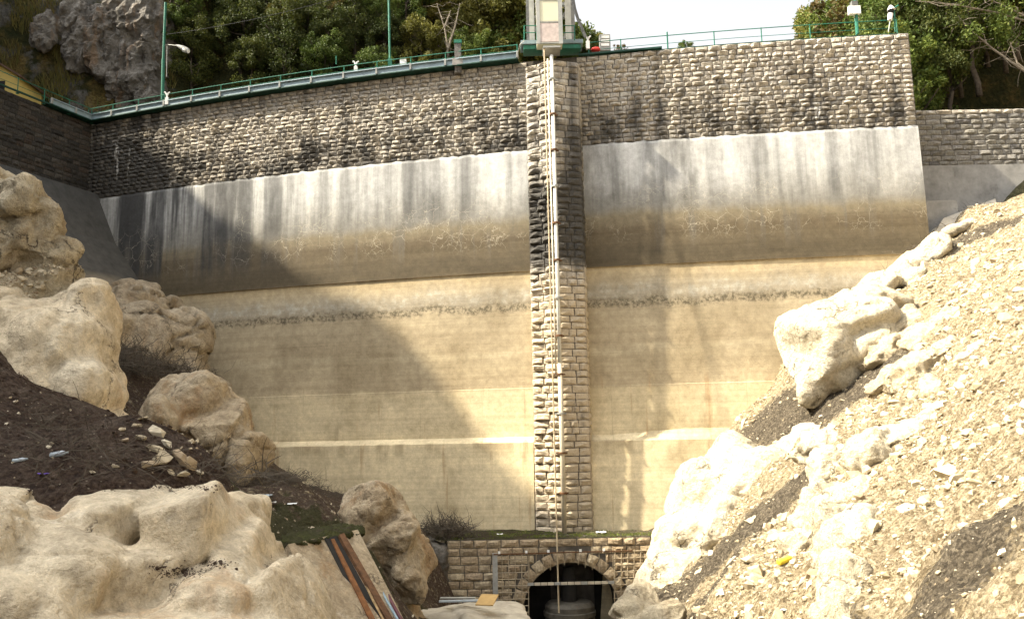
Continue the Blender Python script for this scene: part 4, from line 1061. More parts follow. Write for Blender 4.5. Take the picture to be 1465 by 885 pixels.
# rubble lodged on the crumbly outcrop: dropped onto its surface from the front
def surface_rubble(target, n, region, Y0, name, label, variants, mat, size):
    rs = random.Random(len(name) + n); dg = bpy.context.evaluated_depsgraph_get(); ev = target.evaluated_get(dg); it = []
    bb = [target.matrix_world @ Vector(c) for c in target.bound_box]
    for k in range(n * 3):
        p = Vector((rs.uniform(*region[0]), Y0, rs.uniform(*region[1])))
        ok, loc, nrm, _ = ev.ray_cast(p, Vector((0, 1, -.25)).normalized())
        if not ok or noise.noise(loc * .9) < -.05 or nrm.z < -.1: continue
        sz = min(size[1], size[0] / (rs.random() ** .6 + .06)); it.append((rs.randrange(len(variants)), loc, rot(rs), sz))
        if len(it) >= n: break
    if it:
        o = joined(name, it, mat, variants); tag(o, label, 'rubble', kind='stuff')
bpy.context.view_layer.update()
OB = {o['label']: o for o in SC.objects if o.get('label')}
surface_rubble(OB['broken crumbly tan outcrop rising at the left edge above smooth rock'], 3200, ((-12, -8), (6.3, 10.4)), 12, 'outcrop_rubble', 'small broken stones packed over the crumbly left outcrop', HULL2, MAT['loose_left'], (.035, .26))
surface_rubble(OB['cream bedrock rib running down the middle of the right scree slope'], 900, ((5, 16), (0, 8)), 10, 'rib_rubble', 'small broken stones lodged on the cream bedrock rib', HULL, MAT['loose'], (.03, .22))

# heap of pale broken slabs below the dome boulder
rs = random.Random(51)
for k, (px, py, Y, sz) in enumerate(((205, 600, 16.5, .22), (200, 628, 16.2, .25), (225, 622, 16.0, .42), (240, 640, 15.8, .40), (222, 645, 15.6, .35), (232, 660, 15.3, .50), (258, 658, 15.4, .42), (272, 670, 15.2, .40), (286, 678, 15.1, .26), (212, 668, 15.2, .34), (250, 680, 14.8, .34), (196, 610, 16.4, .16), (262, 682, 14.9, .25), (14, 570, 14.6, .14), (22, 575, 14.6, .12), (8, 608, 13.8, .12), (166, 668, 12.5, .15), (132, 676, 12.2, .13), (70, 640, 13, .12), (178, 630, 15.5, .16))):
    p = gnd(px, py, sz * .10, Y)
    o = link('broken_slab' if k < 13 else 'loose_stone', HULL2[k % 12], None, p, rot(rs).to_euler(), (sz * rs.uniform(.7, 1.3), sz * .85, sz * rs.uniform(.45, .75)))
    if k < 13: tag(o, 'pale broken stone in the small heap on dark soil at the left', 'stone', 'heap of pale stones on the left soil')
    else: tag(o, 'dull cream stone lying on the dark soil of the left bank', 'stone', 'loose stones on the left bank soil')

# ------------------------------------------------------------------ twigs and dry brush
def twigs(name, label, pts, n, ln, rad, spread, seed, up=.35):
    rs = random.Random(seed); b = MB()
    for k in range(n):
        i = rs.randrange(len(pts)); c = Vector(pts[i]) + Vector((rs.gauss(0, spread[0]), rs.gauss(0, spread[1]), abs(rs.gauss(0, spread[2]))))
        d = Vector((rs.gauss(0, 1), rs.gauss(0, .7), rs.gauss(up, .6))).normalized(); L_ = ln * rs.uniform(.35, 1.25); p = c.copy(); q = [p.copy()]
        for j in range(3):
            d = (d + Vector((rs.gauss(0, .28), rs.gauss(0, .28), rs.gauss(-.08, .28)))).normalized(); p = p + d * L_ / 3; q.append(p.copy())
        r_ = rad * rs.uniform(.5, 1.4); b.tube(q, [r_, r_ * .8, r_ * .55, r_ * .25], 3, False)
    o = b.build(name, MAT['twig']); tag(o, label, 'brush', kind='stuff'); return o
twigs('dry_brush', 'tangle of dry grey twigs in the hollow above the dome boulder', [gnd(x, y, .1, 36) for x, y in ((165, 510), (185, 525), (200, 540), (220, 530), (245, 540), (270, 548), (168, 535), (160, 522))], 1200, 1.0, .014, (.5, .5, .25), 1)
twigs('dry_brush', 'dry twigs strewn along the ground beside the large pitted boulder', [gnd(x, y, .05, Y) for x, y, Y in ((330, 690, 30), (360, 695, 31), (390, 690, 33), (420, 692, 36), (450, 700, 38), (480, 712, 39), (440, 690, 40), (405, 684, 37))], 900, .6, .009, (.45, .5, .08), 2)
twigs('dry_brush', 'heap of dry branches lying at the left end of the grass ledge', [Vector((x, y, z)) for x, y, z in ((-4.6, 47, .3), (-4.1, 47, .5), (-3.6, 47.2, .5), (-3.1, 47.3, .35), (-4.9, 46.8, .2), (-2.7, 47.4, .2))], 520, 1.2, .02, (.35, .4, .22), 3)
twigs('dry_brush', 'thin dry stalks caught on the dark soil of the left slope', [gnd(x, y, .03) for x, y in ((40, 600), (90, 620), (60, 640), (130, 640), (20, 660), (110, 665), (170, 650), (200, 675), (50, 585), (150, 672))], 420, .6, .006, (.5, .5, .03), 4, .05)
twigs('dry_brush', 'dry twigs littering the strip beside the apron at the right', [Vector((x, y, ground_z(x, y) + .05)) for x, y in ((22.5, 47), (23.5, 47.5), (25, 48), (27, 49), (28, 49.5), (21, 46))], 300, .8, .012, (.6, .5, .08), 6, .1)

# ------------------------------------------------------------------ trees
def leaf_cloud(b, c, r, n, size, rs):
    for _ in range(n):
        d = Vector((rs.gauss(0, 1), rs.gauss(0, 1), rs.gauss(0, .8))).normalized() * r * rs.random() ** .45
        p = c + d; u = Vector((rs.gauss(0, 1), rs.gauss(0, 1), rs.gauss(0, 1))).normalized(); v = u.cross(Vector((rs.gauss(0, 1), rs.gauss(0, 1), rs.gauss(0, 1)))).normalized()
        s = size * rs.uniform(.6, 1.3); i = len(b.v)
        b.v += [p - u * s, p + v * s * .5, p + u * s, p - v * s * .5]; b.f.append((i, i + 1, i + 2, i + 3))
def tree_meshes(seed, H, spread, leafmat, nclump=70, per=120, size=.125, low=.25):
    rs = random.Random(seed); t_ = MB(); cr = MB()
    trunk = [Vector((0, 0, -1))]; p = Vector((0, 0, 0))
    for i in range(7):
        trunk.append(p.copy()); p = p + Vector((rs.gauss(0, .18), rs.gauss(0, .18), H * .13))
    t_.tube(trunk, [H * .022 * (1 - i * .11) for i in range(8)], 7)
    tips = []
    for k in range(16):
        i = rs.randrange(2, 8); a = rs.uniform(0, 6.28); b0 = trunk[i]; ln = spread * rs.uniform(.55, 1.0) * (1.1 - .05 * i)
        e = b0 + Vector((math.cos(a) * ln, math.sin(a) * ln, H * rs.uniform(.05, .22)))
        m = (b0 + e) / 2 + Vector((0, 0, -.05 * ln))
        t_.tube([b0, m, e], [H * .009, H * .006, H * .002], 5); tips += [e, m]
    for k in range(nclump):
        if k < len(tips) and rs.random() < .8: c = tips[k] + Vector((rs.gauss(0, .4), rs.gauss(0, .4), rs.gauss(.2, .4)))
        else:
            a = rs.uniform(0, 6.28); zz = rs.uniform(low, 1.0); rr = spread * math.sqrt(max(0.05, 1 - ((zz - .55) / .5) ** 2)) * rs.uniform(.4, 1.0)
            c = Vector((math.cos(a) * rr, math.sin(a) * rr, H * zz))
        leaf_cloud(cr, c, H * rs.uniform(.055, .11), int(1.5 * per * rs.uniform(.6, 1.3)), size, rs)
    return t_.mesh('trunk', MAT['bark'], True), cr.mesh('crown', MAT[leafmat])
KINDS = [tree_meshes(1, 9, 3.0, 'leaf0', 75, 120), tree_meshes(2, 8, 3.2, 'leaf1', 70, 120), tree_meshes(3, 7, 2.6, 'leaf2', 60, 110), tree_meshes(4, 10, 3.0, 'leaf0', 80, 120, low=.15), tree_meshes(5, 6.5, 2.8, 'leaf3', 55, 100, low=.1), tree_meshes(6, 11, 3.4, 'leaf1', 85, 130, low=.2)]
DESC = ['dark green tree', 'mid green tree', 'olive tree', 'dense dark tree', 'russet leaved bush tree', 'tall green tree']
def plant(k, x, y, z, sc, rz, label, group):
    root = empty('tree', (x, y, z), rz, world=False); root.scale = (sc, sc, sc); tag(root, label, 'tree', group)
    link('trunk', KINDS[k][0], root); link('crown', KINDS[k][1], root)
rs = random.Random(8)
pts_ = []
def room(p, d): return all((p.x - q.x) ** 2 + (p.y - q.y) ** 2 + (p.z - q.z) ** 2 > d * d for q in pts_)
for _ in range(2500):                                   # trees on the slope that shows over the crest
    h_ = hgnd(rs.uniform(236, 780), rs.uniform(-60, 150))
    if h_ is None or h_.y > 120 or not room(h_, 2.6): continue
    pts_.append(h_)
    if len(pts_) >= 110: break
for _ in range(900):                                    # and along the skyline behind it
    y = rs.uniform(76, 96); x = (rs.uniform(560, 790) - 732.5) / F * y; h_ = Vector((x, y, hz(x, y)))
    if not room(h_, 2.8): continue
    pts_.append(h_)
    if len(pts_) >= 150: break
for p in pts_:
    x, y = p.x, p.y; px = 732.5 + F * x / y; pyx = 630 - (p.z - CZ) / y * F
    k = rs.choice([0, 0, 3, 1, 2, 3, 0]) if px < 560 else rs.choice([2, 2, 0, 2, 1, 2])
    if rs.random() < .06: k = 4
    where = ' just right of the left lamp post' if px < 330 else ' between lamp post and tall green pole' if px < 556 else ' between tall green pole and stone pillar' if px < 655 else ' between stone pillar and tower'
    plant(k, x, y, p.z - .5, rs.uniform(.45, .8), rs.uniform(0, 6.28), DESC[k] + where + (', high on the slope' if pyx < 20 else ', low on the slope' if pyx > 80 else ', halfway up'), 'wood behind the left dam crest')
for i_, (px, Y, top, k) in enumerate(((672, 78, -25, 2), (690, 80, -30, 0), (708, 77, -22, 2), (722, 80, -18, 0), (735, 78, -8, 2), (748, 81, 0, 2), (760, 79, 14, 1), (772, 82, 30, 2), (744, 86, -4, 0), (716, 84, -20, 2), (786, 84, 44, 1))):
    x = (px - 732.5) / F * Y; z = hz(x, Y) - .6; H = (9, 8, 7, 10, 6.5, 11)[k]; zt = at(px, top, Y).z
    plant(k, x, Y, z, max(.5, min(2.2, (zt - z) / H)), i_ * 1.3, DESC[k] + ' on the skyline left of the tower, number ' + ('one', 'two', 'three', 'four', 'five', 'six', 'seven', 'eight', 'nine', 'ten', 'eleven')[i_] + ' from the pillar', 'skyline trees left of the tower')
for k, px, Y, sc, rzv in ((1, 845, 78, .55, 1), (2, 868, 84, .5, 2), (1, 855, 90, .7, 4), (4, 905, 100, .45, 3), (1, 1005, 110, .38, 5)):
    x = (px - 732.5) / F * Y
    zt = at(px, {845: 50, 868: 50, 855: 45, 905: 66, 1005: 60}[px], Y).z
    H = (8, 8, 7, 10, 6.5, 11)[k] * sc
    plant(k, x, Y, zt - H, sc, rzv, {845: 'small green tree top showing just right of the tower', 868: 'olive tree top behind the grey cabinet', 855: 'larger green tree top behind the cabinet right of the tower', 905: 'low russet bush top peeping over the crest', 1005: 'faint green tree top peeping over the middle of the right crest'}[px], 'tree tops over the right crest')
pr = []
def room2(x, y, d): return all((x - a) ** 2 + (y - b) ** 2 > d * d for a, b in pr)
for _ in range(60):                                     # front row just behind the low wall
    y = rs.uniform(55.5, 59); px = rs.uniform(1300, 1560); x = (px - 732.5) / F * y
    if room2(x, y, 1.7): pr.append((x, y))
for _ in range(1500):
    px = rs.uniform(1176, 1560); h_ = hgnd(px, rs.uniform(-80, 170))
    if h_ is None or h_.y > 100 or not room2(h_.x, h_.y, 2.3): continue
    pr.append((h_.x, h_.y))
    if len(pr) >= 75: break
for x, y in pr:
    px = 732.5 + F * x / y
    k = rs.choice([1, 5, 0, 5, 1, 4, 2]) if px > 1230 else rs.choice([4, 2, 1])
    z = hz(x, y) - .6
    sc = rs.uniform(.75, 1.15)
    if px < 1290:
        top = at(px, 18 - (px - 1180) * .1 + (20 if px < 1200 else 0), y).z; H = (9, 8, 7, 10, 6.5, 11)[k]; sc = max(.35, min(1.5, (top - z) / H))
    plant(k, x, y, z, sc, rs.uniform(0, 6.28), DESC[k] + (' behind the right end of the dam crest' if px < 1290 else ' over the inner half of the low right wall' if px < 1380 else ' over the outer end of the low right wall') + (', front row' if y < 66 else ', further back' if y > 78 else ', middle row'), 'wood behind the low right wall')
# bare branches at the upper right
def bare_tree(name, label, base, limbs, seed):
    rs = random.Random(seed); root = empty(name, base); tag(root, label, 'tree'); b = MB(); tw = MB()
    for q in limbs:
        q = [Vector(p) for p in q]; b.tube(q, [.11 * (1 - .75 * i / (len(q) - 1)) for i in range(len(q))], 6)
        for i in range(1, len(q)):
            for _ in range(7):
                t_ = rs.random(); p = q[i - 1].lerp(q[i], t_); d = Vector((rs.gauss(0, 1), rs.gauss(0, .6), rs.gauss(-.1, .8))).normalized()
                e1 = p + d * rs.uniform(.5, 1.1); e2 = e1 + (d + Vector((rs.gauss(0, .5), rs.gauss(0, .5), rs.gauss(0, .5)))).normalized() * rs.uniform(.4, .9)
                tw.tube([p, e1, e2], [.022, .014, .006], 4, False)
    b.build('trunk', MAT['palebark'], root); tw.build('crown', MAT['palebark'], root)
bare_tree('bare_tree', 'leafless pale branches reaching in at the upper right corner', at(1560, 200, 54),
          [[at(1560, 200, 54), at(1500, 40, 54), at(1425, 18, 54), at(1360, 6, 54), at(1310, 2, 54)], [at(1540, 160, 54), at(1470, 105, 54), at(1420, 70, 54), at(1385, 40, 54), at(1370, 22, 54)], [at(1500, 40, 54), at(1460, 20, 54), at(1400, -8, 54)], [at(1540, 160, 54), at(1455, 90, 54), at(1445, 60, 54)]], 3)
bare_tree('bare_tree', 'thin pale leafless tree on the slope above the stone pillar', at(640, 105, 70),
          [[at(640, 105, 70), at(641, 70, 70), at(636, 40, 70), at(625, 5, 70)], [at(641, 70, 70), at(652, 35, 70), at(658, 5, 70)], [at(636, 40, 70), at(645, 15, 70)]], 5)
# dry grass tufts on the cliff
def tufts():
    rs = random.Random(12); b = MB()
    for k in range(9000):
        h_ = hgnd(rs.uniform(0, 250), rs.uniform(-20, 150))
        if h_ is None or noise.noise((h_.x * .35, h_.z * .35, 1)) < .0: continue
        x, Y, z = h_; a = rs.uniform(0, 6.28); h = rs.uniform(.3, .8)
        dx, dy = math.cos(a) * .05, math.sin(a) * .05; i = len(b.v)
        b.v += [Vector((x - dx, Y - dy, z - .1)), Vector((x + dx, Y + dy, z - .1)), Vector((x + rs.uniform(-.3, .3), Y + rs.uniform(-.4, .1), z + h))]; b.f.append((i, i + 1, i + 2))
    o = b.build('slope_grass', MAT['drygrass']); tag(o, 'dry yellow grass tufts on the cliff behind the left corner', 'grass', kind='stuff')
tufts()

# ------------------------------------------------------------------ cantilever walkway on the left crest
def on(s, off, z): a = arc(s, off); return Vector((a[0], a[1], z))
def walkway(name, label, posfun, L_, step):
    """fascia of separate panels between brackets, with a green flange below"""
    c = posfun(L_ / 2, 0, CREST); root = empty(name, c); tag(root, label, 'walkway', 'crest walkways')
    n = max(1, round(L_ / step)); us = [L_ * i / n for i in range(n + 1)]
    for a, b in zip(us[:-1], us[1:]):
        m = (a + b) / 2; g_ = MB()
        for p, q in ((a + .01, m), (m, b - .01)):
            for (o0, z0), (o1, z1) in (((.56, .10), (.56, .44)), ((.56, .44), (.66, .44)), ((.66, .44), (.66, .50)), ((.66, .50), (.40, .50)), ((.40, .50), (.40, .10)), ((.40, .10), (.56, .10))):
                g_.quad(posfun(p, o0, CREST + z0), posfun(q, o0, CREST + z0), posfun(q, o1, CREST + z1), posfun(p, o1, CREST + z1))
        g_.build('fascia_panel', MAT['fascia'], root)
    g_ = MB()
    for p, q in zip(us[:-1], us[1:]):
        for (o0, z0), (o1, z1) in (((.64, .03), (.64, .095)), ((.64, .095), (-.6, .095)), ((-.6, .03), (.64, .03))):
            g_.quad(posfun(p, o0, CREST + z0), posfun(q, o0, CREST + z0), posfun(q, o1, CREST + z1), posfun(p, o1, CREST + z1))
    g_.build('deck', MAT['darkgreen'], root)
    for u in us:
        p0, p1 = posfun(u, .62, CREST + .10), posfun(u, .62, CREST + .52)
        MB().bar(p0, p1, .13, .11).build('bracket', MAT['galv'], root)
def railing(name, label, posfun, us, off, z0, zt, mids, kerb=None, tall=()):
    root = empty(name, posfun(us[len(us) // 2], off, z0)); tag(root, label, 'railing', 'green crest railings')
    for i, u in enumerate(us):
        h = zt + (.22 if i in tall else .03)
        g_ = MB().tube([posfun(u, off, z0), posfun(u, off, h)], .045 if i in tall else .034, 6)
        g_.box(posfun(u, off, z0 + .03), (.16, .16, .05)); g_.build('post', MAT['green'], root)
    fine = [us[0] + (us[-1] - us[0]) * k / 40 for k in range(41)]
    for z in [zt] + mids:
        MB().tube([posfun(u, off, z) for u in fine], .03 if z == zt else .018, 6).build('rail', MAT['green'], root)
    if kerb:
        g_ = MB()
        for p, q in zip(fine[:-1], fine[1:]): g_.bar(posfun(p, off + .25, z0 + kerb / 2), posfun(q, off + .25, z0 + kerb / 2), .12, kerb)
        g_.build('kerb', MAT['darkgreen'], root)
fL = lambda u, o_, z: on(54.75 - u, o_, z)
walkway('crest_walkway', 'blue grey panelled walkway edge along the left dam crest', fL, 54.75 - 22.9, 2.35)
nL = 14
railing('crest_railing', 'green pipe railing above the left dam walkway', fL, [(54.75 - 22.9) * i / nL for i in range(nL + 1)], .5, CREST + .5, CREST + .98, [CREST + .62])
fW = lambda u, o_, z: Vector((*(W0 + wd * u + wn_ * o_), z))
walkway('crest_walkway', 'short blue grey walkway edge on the dark wing wall', fW, 3.9, 1.95)
railing('crest_railing', 'green railing along the top of the dark wing wall', fW, [.3, 2.2, 4.2, 6.2, 8.2, 10.2], .25, CREST + .0, CREST + 1.05, [CREST + .55], .10)
def sR(px): return hit(px, 60, -.35)[1]
fR = lambda u, o_, z: on(-u, o_, z)
railing('crest_railing', 'thin green railing along the right dam crest', fR, [-sR(p) for p in (842, 888, 955, 1022, 1090, 1160, 1226, 1285)], -.35, CREST - .02, CREST + 1.05, [CREST + .55], .10, (2, 6))
MB().bar(on(19.2, .12, CREST + .08), on(14.2, .12, CREST + .08), .25, .10).build('crest_beam', MAT['darkgreen'])
tag(SC.objects['crest_beam'], 'dark green steel beam on the crest just right of the pier', 'beam')

# ------------------------------------------------------------------ gauge tower on the pier
def gx(px, py, Y): return at(px, py, Y)
tower = empty('gauge_tower', (PT.x, PT.y + .6, PZT)); tag(tower, 'steel gauge tower with cream cabinet standing on top of the pier', 'gauge tower')
def tb(name, px0, px1, py0, py1, Y, dp, mat, parent=None):
    a, b = at(px0, py1, Y), at(px1, py0, Y)
    return MB().box(((a.x + b.x) / 2, Y + dp / 2, (a.z + b.z) / 2), (abs(b.x - a.x), dp, abs(b.z - a.z))).build(name, MAT[mat], parent or tower)
tb('platform', 745, 834, 56, 63, 49.6, 1.2, 'fascia'); tb('platform_beam', 749, 831, 63.3, 70.5, 49.7, 1.0, 'green')
cab = tb('cabinet', 768.5, 801.5, -60, 62, 48.6, .9, 'panel')
tb('upper_panel', 771, 799, 1, 30.5, 48.56, .1, 'panel', cab); tb('lower_panel', 771, 799, 33, 60, 48.55, .1, 'panel2', cab)
for x0, x1 in ((768, 770.3), (799.7, 802)): tb('edge_strip', x0, x1, -60, 62.5, 48.53, .1, 'galv', cab)
for y in (0, 31.7, 61.2): tb('cross_strip', 770.4, 799.6, y - 1, y + 1, 48.54, .1, 'galv', cab)
tb('base_plate', 777, 802, 65.2, 68.2, 48.1, 1.2, 'galv')
for x in (757, 816): tb('column', x - 3.2, x + 3.2, -70, 57.5, 51.3, .3, 'steelwork')
for x in (760, 812): tb('column', x - 2, x + 2, -70, 57.5, 50.0, .2, 'galv')
for y in (6, 24): tb('cross_beam', 757, 816, y - 2.5, y + 2.5, 51.65, .25, 'galv')
for a, b in (((805, 25), (817, 5)), ((806, 57), (817, 28)), ((757, 28), (768, 45))):
    MB().bar(at(*a, 50.9), at(*b, 50.9), .14).build('brace', MAT['steelwork'], tower)
st_ = [at(x, y, 50.6) for x, y in ((818, -40), (819, -5), (822, 12), (827, 28), (833, 42), (838, 54))]
MB().tube(st_, .10, 6).build('stay', MAT['steelwork'], tower)
for xs_ in ((750, 768), (804, 822)):
    for x in xs_: MB().tube([at(x, 58, 49.25), at(x, 37, 49.25)], .035, 6).build('rail_post', MAT['green'], tower)
    for y in (37, 47): MB().tube([at(xs_[0], y, 49.25), at(xs_[1], y, 49.25)], .03, 6).build('rail', MAT['green'], tower)
MB().tube([at(750, 58, 49.1), at(744, 64, 49.1), at(741, 76, 49.6), at(742, 84, 50.2)], .03, 6).build('conduit', MAT['galv'], tower)

# down pipe and rods
def pipe_at(t_, dx=0.0, so=.30):
    d = (PT - Vector(arc(20.5, -3)[:2])).normalized(); p = PT + d * so; r_ = Vector((d.y, -d.x)) * -dx
    return Vector((p.x - r_.x, p.y - r_.y, t_))
dp = empty('down_pipe', pipe_at(0)); tag(dp, 'long pale pipe clamped down the front edge of the pier', 'pipe')
MB().tube([pipe_at(PZT + .15), pipe_at(14), pipe_at(9.2)], .105, 12).build('upper_pipe', MAT['palepipe'], dp, True)
MB().tube([pipe_at(9.3), pipe_at(5), pipe_at(.12)], .13, 12).build('lower_pipe', MAT['pipe'], dp, True)
MB().tube([pipe_at(PZT, .24, .24), pipe_at(12, .24, .24), pipe_at(8.6, .24, .24)], .05, 8).build('cable_conduit', MAT['pipe'], dp, True)
for k in range(12):
    z = 25.9 - k * 2.15
    g_ = MB().tube([pipe_at(z - .05), pipe_at(z + .05)], .20, 12); g_.bar(pipe_at(z, -.26, .1), pipe_at(z, .38, .1), .07); g_.bar(pipe_at(z, .1, -.1), pipe_at(z, .1, .3), .06)
    g_.build('clamp', MAT['rusty'] if k % 3 else MAT['galv'], dp)
a_, b_ = at(778.5, 69, 48.3), at(799.5, 876, 45.4)
MB().tube([a_, a_.lerp(b_, .5), b_], .042, 8).build('gauge_rod', MAT['rod']); tag(SC.objects['gauge_rod'], 'thin tan rod hanging from the tower cabinet down to the arch', 'rod')

# ------------------------------------------------------------------ crest fittings
def floodlight(px, py, Y, label):
    r_ = empty('floodlight', at(px, py + 6, Y)); tag(r_, label, 'floodlight', 'small white crest lights')
    for s in (-1, 1): MB().tube([at(px, py + 6, Y), at(px, py, Y), at(px + s * 2.2, py - 4, Y), at(px + s * 4.2, py - 5, Y)], .055, 6).build('lamp_arm', MAT['white'], r_)
    a = at(px, py + 8, Y); MB().box(a, (.22, .2, .5)).build('socket', MAT['white'], r_)
floodlight(239, 137, 57.0, 'small white forked lamp at the foot of the left lamp post')
floodlight(509, 93, 53.2, 'small white forked lamp on the walkway railing left of the tall post')
floodlight(841, 57, 50.6, 'white forked lamp on the crest just right of the tower')
lp = empty('lamp_post', at(232.5, 143, 57.6)); tag(lp, 'green lamp post with a white shaded lamp by the left crest', 'lamp post')
MB().tube([at(232.5, 143, 57.6), at(233.5, 85, 57.6)], .12, 8).build('lower_pole', MAT['green'], lp); MB().tube([at(233.5, 85, 57.6), at(236.8, 4, 57.6)], .09, 8).build('upper_pole', MAT['green'], lp)
MB().tube([at(234.3, 66, 57.6), at(240, 64, 57.6), at(253, 65.5, 57.2)], .03, 6).build('arm', MAT['galv'], lp)
hd = MB().tube([at(252, 65, 57.2), at(256, 66.5, 57.1), at(262, 69.5, 57.0), at(269, 73, 56.9)], [.05, .12, .19, .18], 10).build('lamp_head', MAT['steelwork'], lp)
MB().tube([at(263, 71, 56.97), at(269.5, 73.5, 56.88)], [.185, .15], 10).build('lens', MAT['white'], hd)
MB().tube([at(239, 66, 57.5), at(238.2, 110, 57.5)], .025, 6).build('conduit', MAT['galv'], lp)
tp = empty('pole', at(558, 97, 52.6)); tag(tp, 'tall plain green pole on the left crest rising out of the picture', 'pole')
MB().tube([at(558, 97, 52.6), at(555, -60, 52.6)], .07, 8).build('shaft', MAT['green'], tp); MB().box(at(558, 90, 52.6), (.24, .24, .5)).build('base', MAT['green'], tp)
w0 = at(235.5, 50, 57.6); w1 = at(556, -25, 52.7)
MB().tube([w0.lerp(w1, k / 12) - Vector((0, 0, 1.6 * (k / 12) * (1 - k / 12))) for k in range(13)], .02, 4).build('overhead_wire', MAT['black']); tag(SC.objects['overhead_wire'], 'thin overhead wire slung between the two green left posts', 'wire')
cb = tb('cabinet_box', 572, 581, 84.5, 93, 52.2, .35, 'white', cab); cb.parent = None; cb.matrix_parent_inverse.identity(); cb.name = 'meter_box'; tag(cb, 'little white meter box beside the tall green pole', 'box')
# stone pillar on the crest
pl = empty('crest_pillar', at(655, 92, 51.7)); tag(pl, 'stubby stone pillar with a green cap on the left crest', 'pillar')
tb('shaft', 650.3, 659.3, 61, 84, 51.3, .4, 'low_stone', pl)
tb('cap', 649.3, 660.3, 56.5, 61.4, 51.25, .5, 'green', pl); tb('collar', 647, 662, 83, 93, 51.2, .6, 'slab_grey', pl); tb('stub', 650.5, 660, 93.2, 104, 51.35, .5, 'greyrock', pl)
sg = MB().tube([at(481, 92, 53.6), at(481, 80, 53.6)], .035, 6).build('marker_stake', MAT['green']); tag(sg, 'short green stake sticking above the left railing', 'stake')
# right crest boxes
r_ = empty('control_cabinet', at(866, 70, 51.2)); tag(r_, 'grey louvred control cabinet behind the railing right of the tower', 'cabinet')
tb('body', 858.5, 873, 49, 72, 51.2, .5, 'galv', r_)
for y in (53, 58.5, 64): tb('door_panel', 860, 871.5, y - 1.9, y + 1.9, 51.16, .06, 'white', r_)
rb = fuse('red_float', [(at(852, 71.5, 50.4), (.26, .2, .12), 0, 2.6)], .04, 2, (('f', 3, .02),), MAT['red'], chop=(0, 1, 1)); tag(rb, 'bright red rounded float lying on the crest by the cabinet', 'float')
r_ = empty('light_post', at(1225, 50, 48.2)); tag(r_, 'green post carrying a white box near the right end of the crest', 'post')
MB().tube([at(1227, 49, 48.2), at(1223, -4, 48.2)], .09, 8).build('pole', MAT['green'], r_); tb('box', 1215.5, 1231, 8, 19.5, 48.0, .25, 'white', r_); tb('hood', 1219, 1227, 1, 7.5, 48.0, .3, 'steelwork', r_)
r_ = empty('lamp', at(1274, 46, 47.9)); tag(r_, 'white conical lamp on a bracket at the right end of the crest', 'lamp')
MB().tube([at(1275, 14.5, 47.9), at(1274.6, 12, 47.9), at(1274, 8.2, 47.9)], [.24, .17, .06], 12).build('shade', MAT['white'], r_); MB().tube([at(1274.5, 16.5, 47.9), at(1274.7, 14.4, 47.9)], .17, 10).build('collar', MAT['black'], r_)
MB().tube([at(1273, 29, 47.9), at(1274, 20, 47.9)], [.13, .15], 10).build('ballast', MAT['white'], r_); MB().tube([at(1274, 28, 47.9), at(1271, 46, 47.9)], .025, 6).build('conduit', MAT['galv'], r_); MB().tube([at(1281, 46, 48.0), at(1279, 12, 48.0), at(1285, 8, 48.0)], .05, 6).build('stand', MAT['green'], r_)

# hut at the left end of the wing
hc = at(-14, 132, 55.0)
ht = empty('hut', hc); tag(ht, 'small yellow hut with a brown gable roof at the left edge', 'hut')
hp = lambda x, y, z: Vector((hc.x + x, hc.y + y, hc.z + z))
g_ = MB()
g_.v += [hp(-2, 0, -1), hp(1.75, 0, -1), hp(1.75, 0, 1.15), hp(-.1, 0, 2.3), hp(-2, 0, 1.15), hp(-2, 3, -1), hp(1.75, 3, -1), hp(1.75, 3, 1.15), hp(-.1, 3, 2.3), hp(-2, 3, 1.15)]
g_.f += [(0, 1, 2, 3, 4), (9, 8, 7, 6, 5), (1, 6, 7, 2), (5, 0, 4, 9)]; g_.build('wall', MAT['yellowwall'], ht)
for s in (1, -1):
    g_ = MB(); e = hp(-.1, 0, 2.36); f_ = hp(-.1 + s * 2.25, 0, .95)
    g_.bar(Vector((e.x, hc.y + 1.5, e.z)), Vector((f_.x, hc.y + 1.5, f_.z)), 3.5, .12); g_.build('roof', MAT['roof'], ht)
MB().box(hp(.15, -.02, .2), (1.6, .1, 1.1)).build('window', MAT['black'], ht)

# ------------------------------------------------------------------ gate, tank and rubbish round the arch
gt = empty('mesh_gate', at(820, 885, 45.5)); tag(gt, 'rusty steel mesh gate standing in front of the arch', 'gate')
YG = 45.4
tb('frame_post', 706, 711.5, 791, 900, YG, .15, 'galv', gt)
MB().bar(at(706, 792.5, YG), at(905, 787, YG), .06).build('top_bar', MAT['rusty'], gt)
for x, y in ((714, 790), (753, 789), (784.5, 788), (830.5, 787), (864, 786)): tb('clip', x - 1.6, x + 1.6, y - 1.8, y + 1.8, YG - .05, .06, 'white', gt)
for k in range(5): MB().tube([at(718 + k * 9.4, 793, YG), at(719 + k * 9.4, 900, YG)], .024, 4).build('wire', MAT['wire'], gt)
for k in range(11): MB().tube([at(712, 800 + k * 9.5, YG), at(757, 799 + k * 9.5, YG)], .024, 4).build('wire', MAT['wire'], gt)
for k in range(7): MB().tube([at(880 + k * 9.2, 785 + k * .2, YG), at(879 + k * 9.0, 890 - k * 7, YG)], .026, 4).build('wire', MAT['wire'], gt)
for k in range(10): MB().tube([at(878, 789 + k * 9.5, YG), at(938 - k * 3.2, 786 + k * 9.5, YG)], .024, 4).build('wire', MAT['wire'], gt)
for k in range(13): MB().tube([at(757 + k * 10, 791 - k * .3, YG), at(757.3 + k * 10, 804 + abs(k - 6) * 3.6, YG)], .016, 4).build('wire', MAT['wire'], gt)
